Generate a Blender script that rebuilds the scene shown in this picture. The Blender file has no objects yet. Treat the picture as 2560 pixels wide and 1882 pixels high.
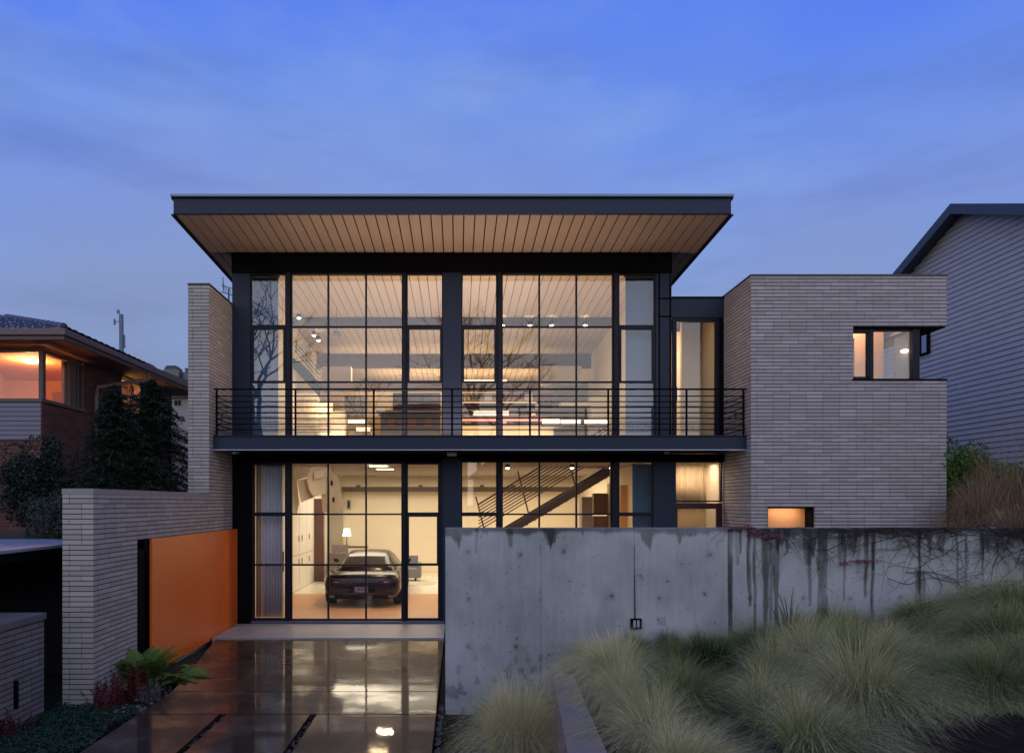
import bpy, math, random, gc
gc.disable()
import numpy as np
from mathutils import Vector, Matrix
random.seed(7)
rng = np.random.default_rng(7)
SC = bpy.context.scene
COL = SC.collection
R = math.radians

# ---------------------------------------------------------------- camera numbers (metres; camera at x=0, y=-15, eye height 2.6)
F = 1500.0; CX = 1005.0; CY = 1104.0; EY = 2.6
def at(x, y, d):                      # a point seen at picture position x, y at distance d in front of the camera
    return Vector(((x - CX) * d / F, d - 15.0, EY + (CY - y) * d / F))
def fx(x, d=15.0): return (x - CX) * d / F
def fz(y, d=15.0): return EY + (CY - y) * d / F

# ---------------------------------------------------------------- materials
def nmat(name):
    m = bpy.data.materials.new(name); m.use_nodes = True
    nt = m.node_tree; nt.nodes.clear()
    return m, nt, nt.nodes, nt.links
def N(nt, t, **kw):
    n = nt.nodes.new(t)
    for k, v in kw.items():
        if k in n.inputs: n.inputs[k].default_value = v
        else: setattr(n, k, v)
    return n
def math_(nt, op, a, b=None, c=None):
    n = nt.nodes.new('ShaderNodeMath'); n.operation = op
    for i, v in enumerate((a, b, c)):
        if v is None: continue
        if isinstance(v, (int, float)): n.inputs[i].default_value = v
        else: nt.links.new(v, n.inputs[i])
    return n.outputs[0]
def mixc(nt, fac, a, b):
    n = nt.nodes.new('ShaderNodeMix'); n.data_type = 'RGBA'
    for sock, v in ((n.inputs[0], fac), (n.inputs[6], a), (n.inputs[7], b)):
        if isinstance(v, (int, float)): sock.default_value = v
        elif isinstance(v, (tuple, list)): sock.default_value = (*v[:3], 1)
        else: nt.links.new(v, sock)
    return n.outputs[2]
def ramp(nt, fac, stops):
    n = nt.nodes.new('ShaderNodeValToRGB'); e = n.color_ramp.elements
    while len(e) < len(stops): e.new(0.5)
    for i, (p, c) in enumerate(stops):
        e[i].position = p; e[i].color = (*c, 1) if len(c) == 3 else c
    nt.links.new(fac, n.inputs[0]); return n.outputs[0]
def noise(nt, scale, detail=4, rough=0.55, vec=None, stretch=None):
    n = N(nt, 'ShaderNodeTexNoise', Scale=scale, Detail=detail, Roughness=rough)
    if vec is None:
        tc = nt.nodes.new('ShaderNodeTexCoord'); vec = tc.outputs['Object']
    if stretch:
        mp = nt.nodes.new('ShaderNodeMapping'); mp.inputs['Scale'].default_value = stretch
        nt.links.new(vec, mp.inputs[0]); vec = mp.outputs[0]
    nt.links.new(vec, n.inputs['Vector']); return n.outputs[0]
def bump(nt, h, strength=0.3, dist=0.01):
    b = N(nt, 'ShaderNodeBump', Strength=strength, Distance=dist); nt.links.new(h, b.inputs['Height']); return b.outputs[0]
def finish(nt, col, rough=0.6, metal=0.0, nrm=None, spec=0.5, **kw):
    b = nt.nodes.new('ShaderNodeBsdfPrincipled'); o = nt.nodes.new('ShaderNodeOutputMaterial')
    for k, v in (('Base Color', col), ('Roughness', rough), ('Metallic', metal), ('Specular IOR Level', spec)):
        if isinstance(v, (int, float)): b.inputs[k].default_value = v
        elif isinstance(v, (tuple, list)): b.inputs[k].default_value = (*v[:3], 1)
        else: nt.links.new(v, b.inputs[k])
    if nrm is not None: nt.links.new(nrm, b.inputs['Normal'])
    for k, v in kw.items(): b.inputs[k.replace('_', ' ')].default_value = v
    nt.links.new(b.outputs[0], o.inputs[0]); return b
MATS = {}
def plain(name, col, rough=0.6, metal=0.0, var=0.12, nscale=3.0, bmp=0.0, spec=0.5, **kw):
    if name in MATS: return MATS[name]
    m, nt, nn, l = nmat(name)
    n = noise(nt, nscale, 5)
    dark = tuple(c * (1 - var) for c in col); lite = tuple(min(1, c * (1 + var)) for c in col)
    c = mixc(nt, n, dark, lite)
    rr = math_(nt, 'MULTIPLY_ADD', n, 0.18, max(0.02, rough - 0.09))
    finish(nt, c, rr, metal, bump(nt, noise(nt, nscale * 12, 3), bmp, 0.004) if bmp else None, spec, **kw)
    MATS[name] = m; return m
def emit(name, col, s):
    m, nt, nn, l = nmat(name)
    e = N(nt, 'ShaderNodeEmission', Strength=s); e.inputs[0].default_value = (*col, 1)
    o = nt.nodes.new('ShaderNodeOutputMaterial'); l.new(e.outputs[0], o.inputs[0]); return m

def glass(name, tint=(1, 1, 1), boost=1.0):
    m, nt, nn, l = nmat(name)
    tr = nt.nodes.new('ShaderNodeBsdfTransparent'); tr.inputs[0].default_value = (*tint, 1)
    gl = N(nt, 'ShaderNodeBsdfGlossy', Roughness=0.0); gl.inputs[0].default_value = (1, 1, 1, 1)
    lw_ = N(nt, 'ShaderNodeLayerWeight', Blend=.5)
    f = math_(nt, 'MULTIPLY_ADD', math_(nt, 'POWER', lw_.outputs['Facing'], 5.0), .96, .04*boost)
    b = bump(nt, noise(nt, 0.9, 1), 0.06, 0.02); l.new(b, gl.inputs['Normal'])
    mx = nt.nodes.new('ShaderNodeMixShader'); l.new(f, mx.inputs[0]); l.new(tr.outputs[0], mx.inputs[1]); l.new(gl.outputs[0], mx.inputs[2])
    o = nt.nodes.new('ShaderNodeOutputMaterial'); l.new(mx.outputs[0], o.inputs[0]); return m

def brick(name, base, course=0.07, length=0.33, mortar=(0.03, 0.028, 0.03), var=0.25, jv=0.5, mh=0.16):
    m, nt, nn, l = nmat(name)
    uv = nt.nodes.new('ShaderNodeUVMap')
    sp = nt.nodes.new('ShaderNodeSeparateXYZ'); l.new(uv.outputs[0], sp.inputs[0])
    v = math_(nt, 'DIVIDE', sp.outputs[1], course)
    row = math_(nt, 'FLOOR', v); fv = math_(nt, 'FRACT', v)
    wn = N(nt, 'ShaderNodeTexWhiteNoise', noise_dimensions='1D'); l.new(row, wn.inputs['W'])
    u = math_(nt, 'ADD', math_(nt, 'DIVIDE', sp.outputs[0], length), math_(nt, 'MULTIPLY', math_(nt, 'FLOOR', math_(nt, 'MULTIPLY', wn.outputs[0], 3.0)), .5))
    cell = math_(nt, 'FLOOR', u); fu = math_(nt, 'FRACT', u)
    cv = nt.nodes.new('ShaderNodeCombineXYZ'); l.new(cell, cv.inputs[0]); l.new(row, cv.inputs[1])
    w2 = N(nt, 'ShaderNodeTexWhiteNoise', noise_dimensions='2D'); l.new(cv.outputs[0], w2.inputs['Vector'])
    mo = math_(nt, 'LESS_THAN', fv, mh)
    mv = math_(nt, 'MULTIPLY', math_(nt, 'LESS_THAN', fu, 0.03), jv)
    mask = math_(nt, 'MAXIMUM', mo, mv)
    dark = tuple(c * (1 - var) for c in base); lite = tuple(c * (1 + var) for c in base)
    c = mixc(nt, w2.outputs[0], dark, lite)
    hi = math_(nt, 'GREATER_THAN', w2.outputs[0], 0.95)
    c = mixc(nt, math_(nt, 'MULTIPLY', hi, 0.5), c, tuple(x * 1.35 for x in base))
    big = noise(nt, 0.5, 5)
    c = mixc(nt, math_(nt, 'MULTIPLY', big, 0.45), c, tuple(x * 0.72 for x in base))
    c = mixc(nt, math_(nt, 'MULTIPLY', noise(nt, 26, 4), 0.3), c, tuple(x * 0.7 for x in base))
    c = mixc(nt, mask, c, mortar)
    h = math_(nt, 'SUBTRACT', math_(nt, 'MULTIPLY_ADD', w2.outputs[0], 0.25, 1.0), mask)
    finish(nt, c, 0.85, 0, bump(nt, h, 0.9, 0.012), 0.25)
    return m

def wood(name, a, b, axis='Y', rough=0.5, board=0.21):
    m, nt, nn, l = nmat(name)
    st = {'X': (0.6, 9, 9), 'Y': (9, 0.6, 9), 'Z': (9, 9, 0.6)}[axis]
    g = noise(nt, 3.0, 6, 0.6, stretch=st)
    tc = nt.nodes.new('ShaderNodeTexCoord'); sp = nt.nodes.new('ShaderNodeSeparateXYZ'); l.new(tc.outputs['Object'], sp.inputs[0])
    w = N(nt, 'ShaderNodeTexWhiteNoise', noise_dimensions='1D')
    src = sp.outputs[0] if axis != 'X' else sp.outputs[2]
    l.new(math_(nt, 'FLOOR', math_(nt, 'DIVIDE', math_(nt, 'ADD', src, 20.0), board)), w.inputs['W'])
    c = mixc(nt, g, a, b)
    c = mixc(nt, math_(nt, 'MULTIPLY', w.outputs[0], 0.4), c, a)
    finish(nt, c, rough, 0, bump(nt, g, 0.15, 0.004)); return m

def attr_mat(name, stops, rough=0.7, attr='tone', spec=0.3, trans=0.0, nscale=None):
    m, nt, nn, l = nmat(name)
    a = N(nt, 'ShaderNodeAttribute', attribute_name=attr)
    fac = a.outputs['Fac']
    if nscale:
        fac = math_(nt, 'ADD', fac, math_(nt, 'MULTIPLY_ADD', noise(nt, nscale, 3), 0.5, -0.25))
    c = ramp(nt, fac, stops)
    b = finish(nt, c, rough, 0, None, spec)
    if trans:
        t = nt.nodes.new('ShaderNodeBsdfTranslucent'); l.new(c, t.inputs[0])
        mx = N(nt, 'ShaderNodeMixShader'); mx.inputs[0].default_value = trans
        l.new(b.outputs[0], mx.inputs[1]); l.new(t.outputs[0], mx.inputs[2])
        out = [n for n in nn if n.type == 'OUTPUT_MATERIAL'][0]; l.new(mx.outputs[0], out.inputs[0])
    return m

M = {}
M['steel'] = plain('dark_painted_steel', (0.008, 0.009, 0.020), 0.5, 0.0, 0.2, 2.0, 0.03, .22)
M['steel_blue'] = plain('slate_blue_steel', (0.017, 0.027, 0.055), 0.5, 0.0, 0.15, 1.2, 0.03, .25)
M['black'] = plain('black_soffit_paint', (0.004, 0.004, 0.006), 0.8, 0, 0.2, spec=.08)
M['brick'] = brick('grey_lilac_brick', (0.42, 0.375, 0.38), 0.072, 0.33, mortar=(.020,.018,.02), var=.15, jv=.45, mh=.18)
M['brick_wall'] = brick('grey_wall_brick', (0.42, 0.375, 0.35), 0.07, 0.33, mortar=(.012,.011,.012), var=.15, jv=.55, mh=.15)
M['brick_dark'] = brick('brown_grey_brick', (0.22, 0.185, 0.17), 0.07, 0.33, mortar=(.012,.011,.012), var=.2, jv=.55, mh=.15)
M['brick_red'] = brick('red_brown_brick', (0.13, 0.06, 0.05), 0.075, 0.30, mortar=(0.06, 0.035, 0.03), mh=0.12)
M['coping'] = plain('grey_coping', (0.26, 0.24, 0.24), 0.7, 0, 0.25, 4, 0.1)
M['coping_dark'] = plain('dark_metal_coping', (0.03, 0.035, 0.045), 0.5)
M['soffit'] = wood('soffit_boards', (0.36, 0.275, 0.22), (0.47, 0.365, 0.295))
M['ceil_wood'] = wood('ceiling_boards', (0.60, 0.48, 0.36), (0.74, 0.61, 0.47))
M['groove'] = plain('dark_groove_backing', (0.012, 0.01, 0.008), 0.9)
M['cream'] = plain('cream_plaster', (0.78, 0.69, 0.54), 0.8, 0, 0.06, 0.7)
M['white'] = plain('warm_white_paint', (0.84, 0.79, 0.70), 0.6, 0, 0.05, 0.9)
M['tan'] = plain('tan_plaster', (0.62, 0.47, 0.30), 0.8, 0, 0.08, 0.7)
M['grey_panel'] = plain('grey_panel', (0.18, 0.165, 0.16), 0.6)
M['brown_panel'] = plain('brown_panel', (0.13, 0.065, 0.05), 0.45)
M['floor_tan'] = plain('terracotta_floor', (0.62, 0.36, 0.20), 0.45, 0, 0.15, 1.5)
M['floor_white'] = plain('white_resin_floor', (0.84, 0.79, 0.70), 0.25, 0, 0.05, 1.5)
M['beam'] = plain('grey_beam', (0.075, 0.05, 0.036), 0.6)
M['beam_up'] = plain('lilac_beam', (0.10, 0.09, 0.11), 0.5)
M['glass'] = glass('window_glass', (0.96, 0.97, 0.97), 1.3)
M['glass_n'] = glass('neighbour_glass', (0.95, 0.95, 0.95), 1.0)
M['car_glass'] = glass('car_glass', (0.25, 0.25, 0.27), 2.0)
M['shade'] = plain('sky_tinted_shade', (0.09, 0.16, 0.31), 0.9, 0, 0.1, 1.5)  # blue of the reflected sky put into the fabric colour
M['orange'] = plain('orange_lacquer', (0.78, 0.15, 0.022), 0.38, 0, 0.03, 0.6, Coat_Weight=0.12, Coat_Roughness=0.25)
M['siding'] = plain('blue_grey_siding', (0.42, 0.385, 0.37), 0.6, 0, 0.16, 2.5, 0.1)
M['trim_dark'] = plain('dark_blue_trim', (0.05, 0.06, 0.09), 0.6)
M['lamp'] = emit('lamp_glow', (1.0, 0.80, 0.50), 26)
M['lamp_soft'] = emit('lampshade_glow', (1.0, 0.82, 0.52), 5)
M['strip'] = emit('warm_strip_glow', (1.0, 0.68, 0.36), 4.5)
M['strip_pink'] = emit('pink_strip_glow', (1.0, 0.36, 0.24), 1.6)
M['globe'] = emit('globe_glow', (1.0, 0.62, 0.26), 9)

# ---------------------------------------------------------------- mesh helper
class MB:
    def __init__(s): s.v = []; s.f = []; s.uv = []
    def poly(s, pts, uvs=None):
        b = len(s.v); s.v += [tuple(p) for p in pts]; s.f.append(tuple(range(b, b + len(pts))))
        if uvs is None:
            a, c = Vector(pts[1]) - Vector(pts[0]), Vector(pts[-1]) - Vector(pts[0])
            n = a.cross(c); ax = max(range(3), key=lambda i: abs(n[i]))
            uvs = [((p[1], p[2]), (p[0], p[2]), (p[0], p[1]))[ax] for p in pts]
        s.uv += uvs; return s
    def box(s, x0, x1, y0, y1, z0, z1):
        x0, x1 = sorted((x0, x1)); y0, y1 = sorted((y0, y1)); z0, z1 = sorted((z0, z1))
        c = [(x0,y0,z0),(x1,y0,z0),(x1,y1,z0),(x0,y1,z0),(x0,y0,z1),(x1,y0,z1),(x1,y1,z1),(x0,y1,z1)]
        for q in ((0,3,2,1),(4,5,6,7),(0,1,5,4),(1,2,6,5),(2,3,7,6),(3,0,4,7)): s.poly([c[i] for i in q])
        return s
    def hexa(s, lo, hi):                      # bottom ring and top ring of four points
        s.poly(lo[::-1]); s.poly(hi)
        for i in range(4): j = (i + 1) % 4; s.poly([lo[i], lo[j], hi[j], hi[i]])
        return s
    def tube(s, pts, r, n=6, cap=True):
        pts = [Vector(p) for p in pts]; rs = r if isinstance(r, (list, tuple)) else [r] * len(pts)
        rings = []; prev = None
        for i, p in enumerate(pts):
            d = (pts[min(i + 1, len(pts) - 1)] - pts[max(i - 1, 0)]).normalized()
            if d.length < 1e-6: d = Vector((0, 0, 1))
            up = prev if prev is not None and abs(prev.dot(d)) < 0.95 else (Vector((0, 0, 1)) if abs(d.z) < 0.9 else Vector((1, 0, 0)))
            a = (up - d * up.dot(d)).normalized(); prev = a; b = d.cross(a)
            base = len(s.v)
            s.v += [tuple(p + (a * math.cos(t) + b * math.sin(t)) * rs[i]) for t in [2 * math.pi * k / n for k in range(n)]]
            rings.append(base)
        for i in range(len(rings) - 1):
            for k in range(n):
                k2 = (k + 1) % n
                s.f.append((rings[i] + k, rings[i] + k2, rings[i+1] + k2, rings[i+1] + k)); s.uv += [(0, 0)] * 4
        if cap:
            s.f.append(tuple(rings[0] + k for k in range(n))[::-1]); s.uv += [(0, 0)] * n
            s.f.append(tuple(rings[-1] + k for k in range(n))); s.uv += [(0, 0)] * n
        return s
    def lathe(s, prof, cx=0, cy=0, cz=0, n=20):
        rings = []
        for r, z in prof:
            rings.append(len(s.v)); s.v += [(cx + r * math.cos(2*math.pi*k/n), cy + r * math.sin(2*math.pi*k/n), cz + z) for k in range(n)]
        for i in range(len(rings) - 1):
            for k in range(n):
                k2 = (k + 1) % n; s.f.append((rings[i] + k, rings[i] + k2, rings[i+1] + k2, rings[i+1] + k)); s.uv += [(0, 0)] * 4
        return s
    def build(s, name, mat, parent=None, smooth=False, bevel=0.0):
        me = bpy.data.meshes.new(name); me.from_pydata(s.v, [], s.f)
        ul = me.uv_layers.new(name='UVMap'); ul.data.foreach_set('uv', np.array(s.uv, dtype=np.float32).ravel())
        me.materials.append(mat)
        if smooth: me.polygons.foreach_set('use_smooth', [True] * len(me.polygons))
        me.update(); return link(name, me, parent, bevel)
def wl(o):
    v = Vector((0, 0, 0))
    while o is not None: v += o.location; o = o.parent
    return v
def link(name, me, parent=None, bevel=0.0):
    o = bpy.data.objects.new(name, me); COL.objects.link(o)
    if parent is not None: o.parent = parent; o.location = -wl(parent)
    if bevel:
        b = o.modifiers.new('bevel', 'BEVEL'); b.width = bevel; b.segments = 2; b.limit_method = 'ANGLE'; b.angle_limit = R(35)
    return o
def tag(o, label=None, cat=None, group=None, kind=None):
    if label: o['label'] = label
    if cat: o['category'] = cat
    if group: o['group'] = group
    if kind: o['kind'] = kind
    return o
def thing(name, label, cat, loc=(0, 0, 0), group=None):
    o = bpy.data.objects.new(name, None); COL.objects.link(o); o.location = loc; o.empty_display_size = 0.2
    return tag(o, label, cat, group)
def struct(o): o['kind'] = 'structure'; return o
def copy_tree(o, parent=None):
    c = o.copy(); COL.objects.link(c)
    if parent is not None: c.parent = parent
    for ch in list(o.children): copy_tree(ch, c)
    return c
def B(*a): return MB().box(*a)
def fast_mesh(name, V, Fq, mat, parent=None, tone=None, smooth=False):
    me = bpy.data.meshes.new(name); V = np.ascontiguousarray(V, np.float32); Fq = np.ascontiguousarray(Fq, np.int32)
    nv, nf = len(V), len(Fq); k = Fq.shape[1]
    me.vertices.add(nv); me.vertices.foreach_set('co', V.ravel())
    me.loops.add(nf * k); me.loops.foreach_set('vertex_index', Fq.ravel())
    me.polygons.add(nf); me.polygons.foreach_set('loop_start', np.arange(0, nf * k, k, dtype=np.int32))
    me.polygons.foreach_set('use_smooth', np.full(nf, bool(smooth)))
    me.update(calc_edges=True)
    if tone is not None:
        a = me.attributes.new('tone', 'FLOAT', 'POINT'); a.data.foreach_set('value', np.ascontiguousarray(tone, np.float32))
    me.materials.append(mat)
    return link(name, me, parent)
def lamp(kind, name, loc, energy, col=(1, 0.72, 0.42), size=0.3, rot=None, size_y=None, spot=None):
    L = bpy.data.lights.new(name, kind); L.energy = energy; L.color = col
    if kind == 'AREA':
        L.size = size
        if size_y: L.shape = 'RECTANGLE'; L.size_y = size_y
    else: L.shadow_soft_size = size
    if kind == 'SPOT' and spot: L.spot_size = R(spot); L.spot_blend = 0.7
    o = bpy.data.objects.new(name, L); COL.objects.link(o); o.location = loc
    if rot: o.rotation_euler = rot
    return o

# ---------------------------------------------------------------- the house
H = thing('modern_house', 'two-storey modern house with dark steel window walls, lit rooms and a wide overhanging roof', 'house', (0, 0.2, 0))
XL, XR = -4.95, 4.68
ZSOF = 8.06; SL = 0.043
def zs(y): return ZSOF - SL * y           # underside of the sloping ceiling and soffit

# roof: deck, fascia channel, boards
YF, YB = -1.94, 13.4
RX0, RX1 = -5.50, 5.28
rd = MB(); rd.hexa([(RX0+.05,YF+.05,zs(YF)+.06),(RX1-.05,YF+.05,zs(YF)+.06),(RX1-.05,YB,zs(YB)+.06),(RX0+.05,YB,zs(YB)+.06)],
                   [(RX0+.05,YF+.05,zs(YF)+.36),(RX1-.05,YF+.05,zs(YF)+.36),(RX1-.05,YB,zs(YB)+.36),(RX0+.05,YB,zs(YB)+.36)])
roof = rd.build('roof', M['groove'], H)
def channel(mb, a, b, z0, z1, out, web=0.02, fl=0.07, t=0.018):   # C-channel along a-b, open side outwards
    a = Vector(a); b = Vector(b); d = (b - a).normalized(); o = Vector(out)
    def slab(p0, p1, lo, hi, q0, q1):
        c = []
        for (p, z) in ((a, lo), (a, hi), (b, lo), (b, hi)): pass
        lo4 = [a + o*q0 + Vector((0,0,p0)), b + o*q0 + Vector((0,0,p1)), b + o*q1 + Vector((0,0,p1)), a + o*q1 + Vector((0,0,p0))]
        hi4 = [v + Vector((0,0,hi - lo)) for v in lo4]
        mb.hexa(lo4, hi4)
    slab(0, 0, z0, z1, 0, web)
    slab(-t, -t, 0, t, 0, fl); slab(z1 - z0, z1 - z0, 0, t, 0, fl)
fa = MB()
h = 0.30
channel(fa, (RX0+.06, YF+.06, zs(YF)+.0), (RX1-.06, YF+.06, zs(YF)+.0), 0, h, (0, -1, 0))
fa.build('fascia', M['steel_blue'], roof)
for sx, X in ((-1, RX0+.06), (1, RX1-.06)):
    fs = MB(); channel(fs, (X, YF+.06, zs(YF)), (X, YB, zs(YB)), 0, h, (sx, 0, 0))
    fs.build('side_fascia', M['steel'], roof)
B(RX0-.0, RX1+.0, YF+.0, YF+.09, zs(YF)+.322, zs(YF)+.365).build('roof_edge', plain('pale_blue_flashing', (0.20, 0.27, 0.38), 0.4), roof)
# soffit boards outside, ceiling boards inside: same 21 cm module
def boards(x0, x1, y0, y1, zf, name, mat, parent, gap=0.024, w=0.214, c=-0.10):
    mb = MB(); k0 = math.floor((x0 - c) / w); 
    for k in range(k0, int((x1 - c) / w) + 2):
        a = max(x0, c + k * w + gap/2); b = min(x1, c + (k+1) * w - gap/2)
        if b - a < 0.02: continue
        mb.hexa([(a,y0,zf(y0)),(b,y0,zf(y0)),(b,y1,zf(y1)),(a,y1,zf(y1))], [(a,y0,zf(y0)+.02),(b,y0,zf(y0)+.02),(b,y1,zf(y1)+.02),(a,y1,zf(y1)+.02)])
    return mb.build(name, mat, parent)
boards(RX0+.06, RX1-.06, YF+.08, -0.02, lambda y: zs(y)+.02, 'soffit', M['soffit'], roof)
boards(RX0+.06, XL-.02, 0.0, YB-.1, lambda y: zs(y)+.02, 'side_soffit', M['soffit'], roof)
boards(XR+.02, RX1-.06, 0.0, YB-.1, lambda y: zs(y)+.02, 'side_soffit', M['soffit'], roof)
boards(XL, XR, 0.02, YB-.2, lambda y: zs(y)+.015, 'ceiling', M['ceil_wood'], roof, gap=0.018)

# shell: side and back walls, floors
sh = MB()
sh.box(XL, XL+.12, 0.16, 13.2, 0, 7.45); sh.box(XR-.12, XR, 0.16, 13.2, 0, 7.45); sh.box(XL, XR, 13.1, 13.2, 0, 7.45)
sh.hexa([(XL,.16,7.44),(XL+.12,.16,7.44),(XL+.12,13.2,7.44),(XL,13.2,7.44)], [(XL,.16,zs(.16)),(XL+.12,.16,zs(.16)),(XL+.12,13.2,zs(13.2)),(XL,13.2,zs(13.2))])
sh.hexa([(XR-.12,.16,7.44),(XR,.16,7.44),(XR,13.2,7.44),(XR-.12,13.2,7.44)], [(XR-.12,.16,zs(.16)),(XR,.16,zs(.16)),(XR,13.2,zs(13.2)),(XR-.12,13.2,zs(13.2))])
sh.build('wall', M['cream'], H)
B(XL+.12, XR-.12, 0.1, 13.1, 3.70, 3.98).build('upper_floor', M['beam'], H)
B(XL+.12, XR-.12, 0.14, 10.6, 3.58, 3.69).build('lower_ceiling', plain('grey_ceiling', (0.27, 0.22, 0.17), .8), H)
fl = B(XL+.12, XR-.12, 0.02, 4.6, -0.2, 0.0).build('garage_floor', M['floor_tan'], H)
B(XL+.12, XR-.12, 4.602, 10.5, -0.2, 0.004).build('inner_floor', M['floor_white'], H)
B(XL+.12, XR-.12, 10.5, 10.6, 0, 3.7).build('inner_wall', M['cream'], H)

# facade steel
class _C:
    def box(s, *a): MB().box(*a).build('column', M['steel_blue'], H, bevel=.004)
st = _C()
st.box(XL, fx(549), -.02, .16, 3.98, 7.64)                   # left column
st.box(fx(972), fx(1012), -.05, .16, 3.98, 7.64)
st.box(fx(1439), XR, -.02, .16, 3.98, 7.64)
st.box(fx(972), fx(1012), -.05, .16, -.1, 3.60)
st.box(fx(1434), XR+.1, -.02, .16, -.1, 3.60)
B(XL, fx(553), -.01, .16, -.1, 3.60).build('column', M['black'], H)
B(XL-.002, XR+.002, -.06, .16, 7.64, zs(0)+.012).build('header', M['black'], H)
B(XL, 5.87, -.03, .16, 3.50, 3.68).build('lower_header', M['black'], H)
tr = MB()
for x in (1446, 1470): tr.box(fx(x)-.012, fx(x)+.012, -.04, -.02, 3.98, 7.64)
for y in (656, 695): tr.box(fx(1443), fx(1473), -.045, -.02, fz(y)-.012, fz(y)+.012)
tr.build('column_trim', M['black'], H)

def window(xs, ys, parent=H, Y=0.0, fw=0.05, bar=0.038, frame_mat=None, gl='glass', dep=.07, thick_y=(), name='window', label=None):
    """xs, ys: glazing bar centres in picture units of the facade plane; outer frame drawn inside them"""
    X = xs; Z = sorted(ys)
    mb = MB(); x0, x1, z0, z1 = X[0], X[-1], Z[0], Z[-1]
    mb.box(x0, x0+fw, Y, Y+dep, z0, z1); mb.box(x1-fw, x1, Y, Y+dep, z0, z1)
    mb.box(x0+fw, x1-fw, Y, Y+dep, z0, z0+fw); mb.box(x0+fw, x1-fw, Y, Y+dep, z1-fw, z1)
    for x in X[1:-1]: mb.box(x-bar/2, x+bar/2, Y+.004, Y+dep-.01, z0+fw, z1-fw)
    for i, z in enumerate(Z[1:-1]):
        t = bar * (2.2 if z in thick_y else 1)
        mb.box(x0+fw, x1-fw, Y+.008, Y+dep-.014, z-t/2, z+t/2)
    w = mb.build(name, frame_mat or M['steel'], parent)
    p = MB()
    p.box(x0+fw*.6, x1-fw*.6, Y+dep*.45, Y+dep*.45+.006, z0+fw*.6, z1-fw*.6)
    pane = p.build('pane', M[gl], w)
    if label: w['label'] = label
    return w
def operable(x0, x1, z0, z1, Y, parent):
    mb = MB(); t = .045
    mb.box(x0, x0+t, Y, Y+.05, z0, z1); mb.box(x1-t, x1, Y, Y+.05, z0, z1); mb.box(x0+t, x1-t, Y, Y+.05, z0, z0+t); mb.box(x0+t, x1-t, Y, Y+.05, z1-t, z1)
    mb.box(x0+.01, x0+.03, Y-.03, Y, (z0+z1)/2-.07, (z0+z1)/2+.07)
    return mb.build('sash', M['steel'], parent)
# upper storey
Zu = [3.98, fz(838), fz(717), fz(598)]
W = [((547, 630), 'o'), ((637, 720, 803, 885), 'g'), ((890, 974), 'o'), ((1010, 1093), 'o'), ((1100, 1183.5, 1265, 1347), 'g'), ((1355, 1440), 'o')]
for xs, k in W:
    w = window([fx(x) for x in xs], Zu, fw=.035 if k == 'g' else .045, thick_y=(Zu[2],) if k == 'o' else ())
    if k == 'o': operable(fx(xs[0])+.04, fx(xs[1])-.04, Zu[1]-.02, Zu[2]-.01, -.012, w)
for a, b in ((630, 637), (885, 890), (1093, 1100), (1347, 1355)):
    B(fx(a), fx(b), -.06, .12, 3.98, 7.64).build('mullion', M['steel'], H)
# lower storey
Zl = [0.03, fz(1239), fz(1128), fz(1014)]
for xs, k in [((553, 630), 'o'), ((637, 720, 803, 884), 'g'), ((890, 966), 'o')]:
    w = window([fx(x) for x in xs], Zl, fw=.035 if k == 'g' else .05, thick_y=(Zl[2],) if k == 'o' else ())
    if xs[0] == 890: operable(fx(893), fx(963), Zl[1]-.01, Zl[2]-.01, -.012, w)
    if xs[0] == 553: B(fx(621), fx(624), -.07, -.03, 1.1, 1.55).build('handle', M['lamp_soft'] if False else plain('chrome', (.6, .6, .62), .2, 1.0), w)
Zr = [0.03, fz(1128), fz(1007)]
for xs, k in [((1010, 1093), 'o'), ((1100, 1183.5, 1265, 1343), 'g'), ((1355, 1435), 'o')]:
    window([fx(x) for x in xs], Zr, fw=.035 if k == 'g' else .045, thick_y=(Zr[1],) if k == 'o' else ())
for a, b in ((630, 637), (884, 890), (1093, 1100), (1343, 1355), (966, 972)):
    B(fx(a), fx(b), -.06, .12, -.05, 3.50).build('mullion', M['steel'], H)
B(fx(553), fx(975), -.10, .02, -.02, .03).build('sill', plain('grey_sill', (.10, .10, .15), .4), H)
B(fx(545), fx(976), .02, .16, -.2, .028).build('threshold', M['black'], H)
# link bay between facade and brick wing
LX0, LX1 = XR, 5.85
B(LX0+.003, LX1-.003, -.02, .12, fz(697), fz(655)).build('link_fascia', M['steel_blue'], H)
B(LX0+.003, LX1-.003, -.05, 3.0, fz(655), fz(652)).build('link_roof', M['black'], H)
B(LX0, LX1, .13, 3.0, 3.70, 3.95).build('link_floor', M['beam'], H)
lw = window([fx(1476), fx(1578)], [3.98, fz(697)], fw=.09, label='tall narrow lit window between the facade and the brick wing')
B(fx(1484.5), fx(1486.5), -.05, -.01, 4.85, 5.15).build('handle', plain('chrome', (.6, .6, .62), .2, 1.0), lw)
B(fx(1578), LX1, -.01, .12, 3.98, fz(697)).build('link_post', M['black'], H)
window([fx(1475), fx(1585)], [fz(1101), fz(1005)], fw=.03)
ll = window([fx(1475), fx(1585)], [0.03, fz(1104)], fw=.12, frame_mat=plain('maroon_frame', (.035, .006, .012), .5))
li = MB(); li.box(LX0, LX1, 2.9, 3.0, 0, 7.1); li.box(LX0+.003, LX0+.05, .2, 2.9, 0, 7.0); li.box(LX1-.05, LX1, .2, 2.9, 0, 7.0)
li.build('link_wall', M['cream'], H)
B(fx(1535), LX1-.06, 1.2, 1.3, 3.96, 7.1).build('link_partition', M['tan'], H)

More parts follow.
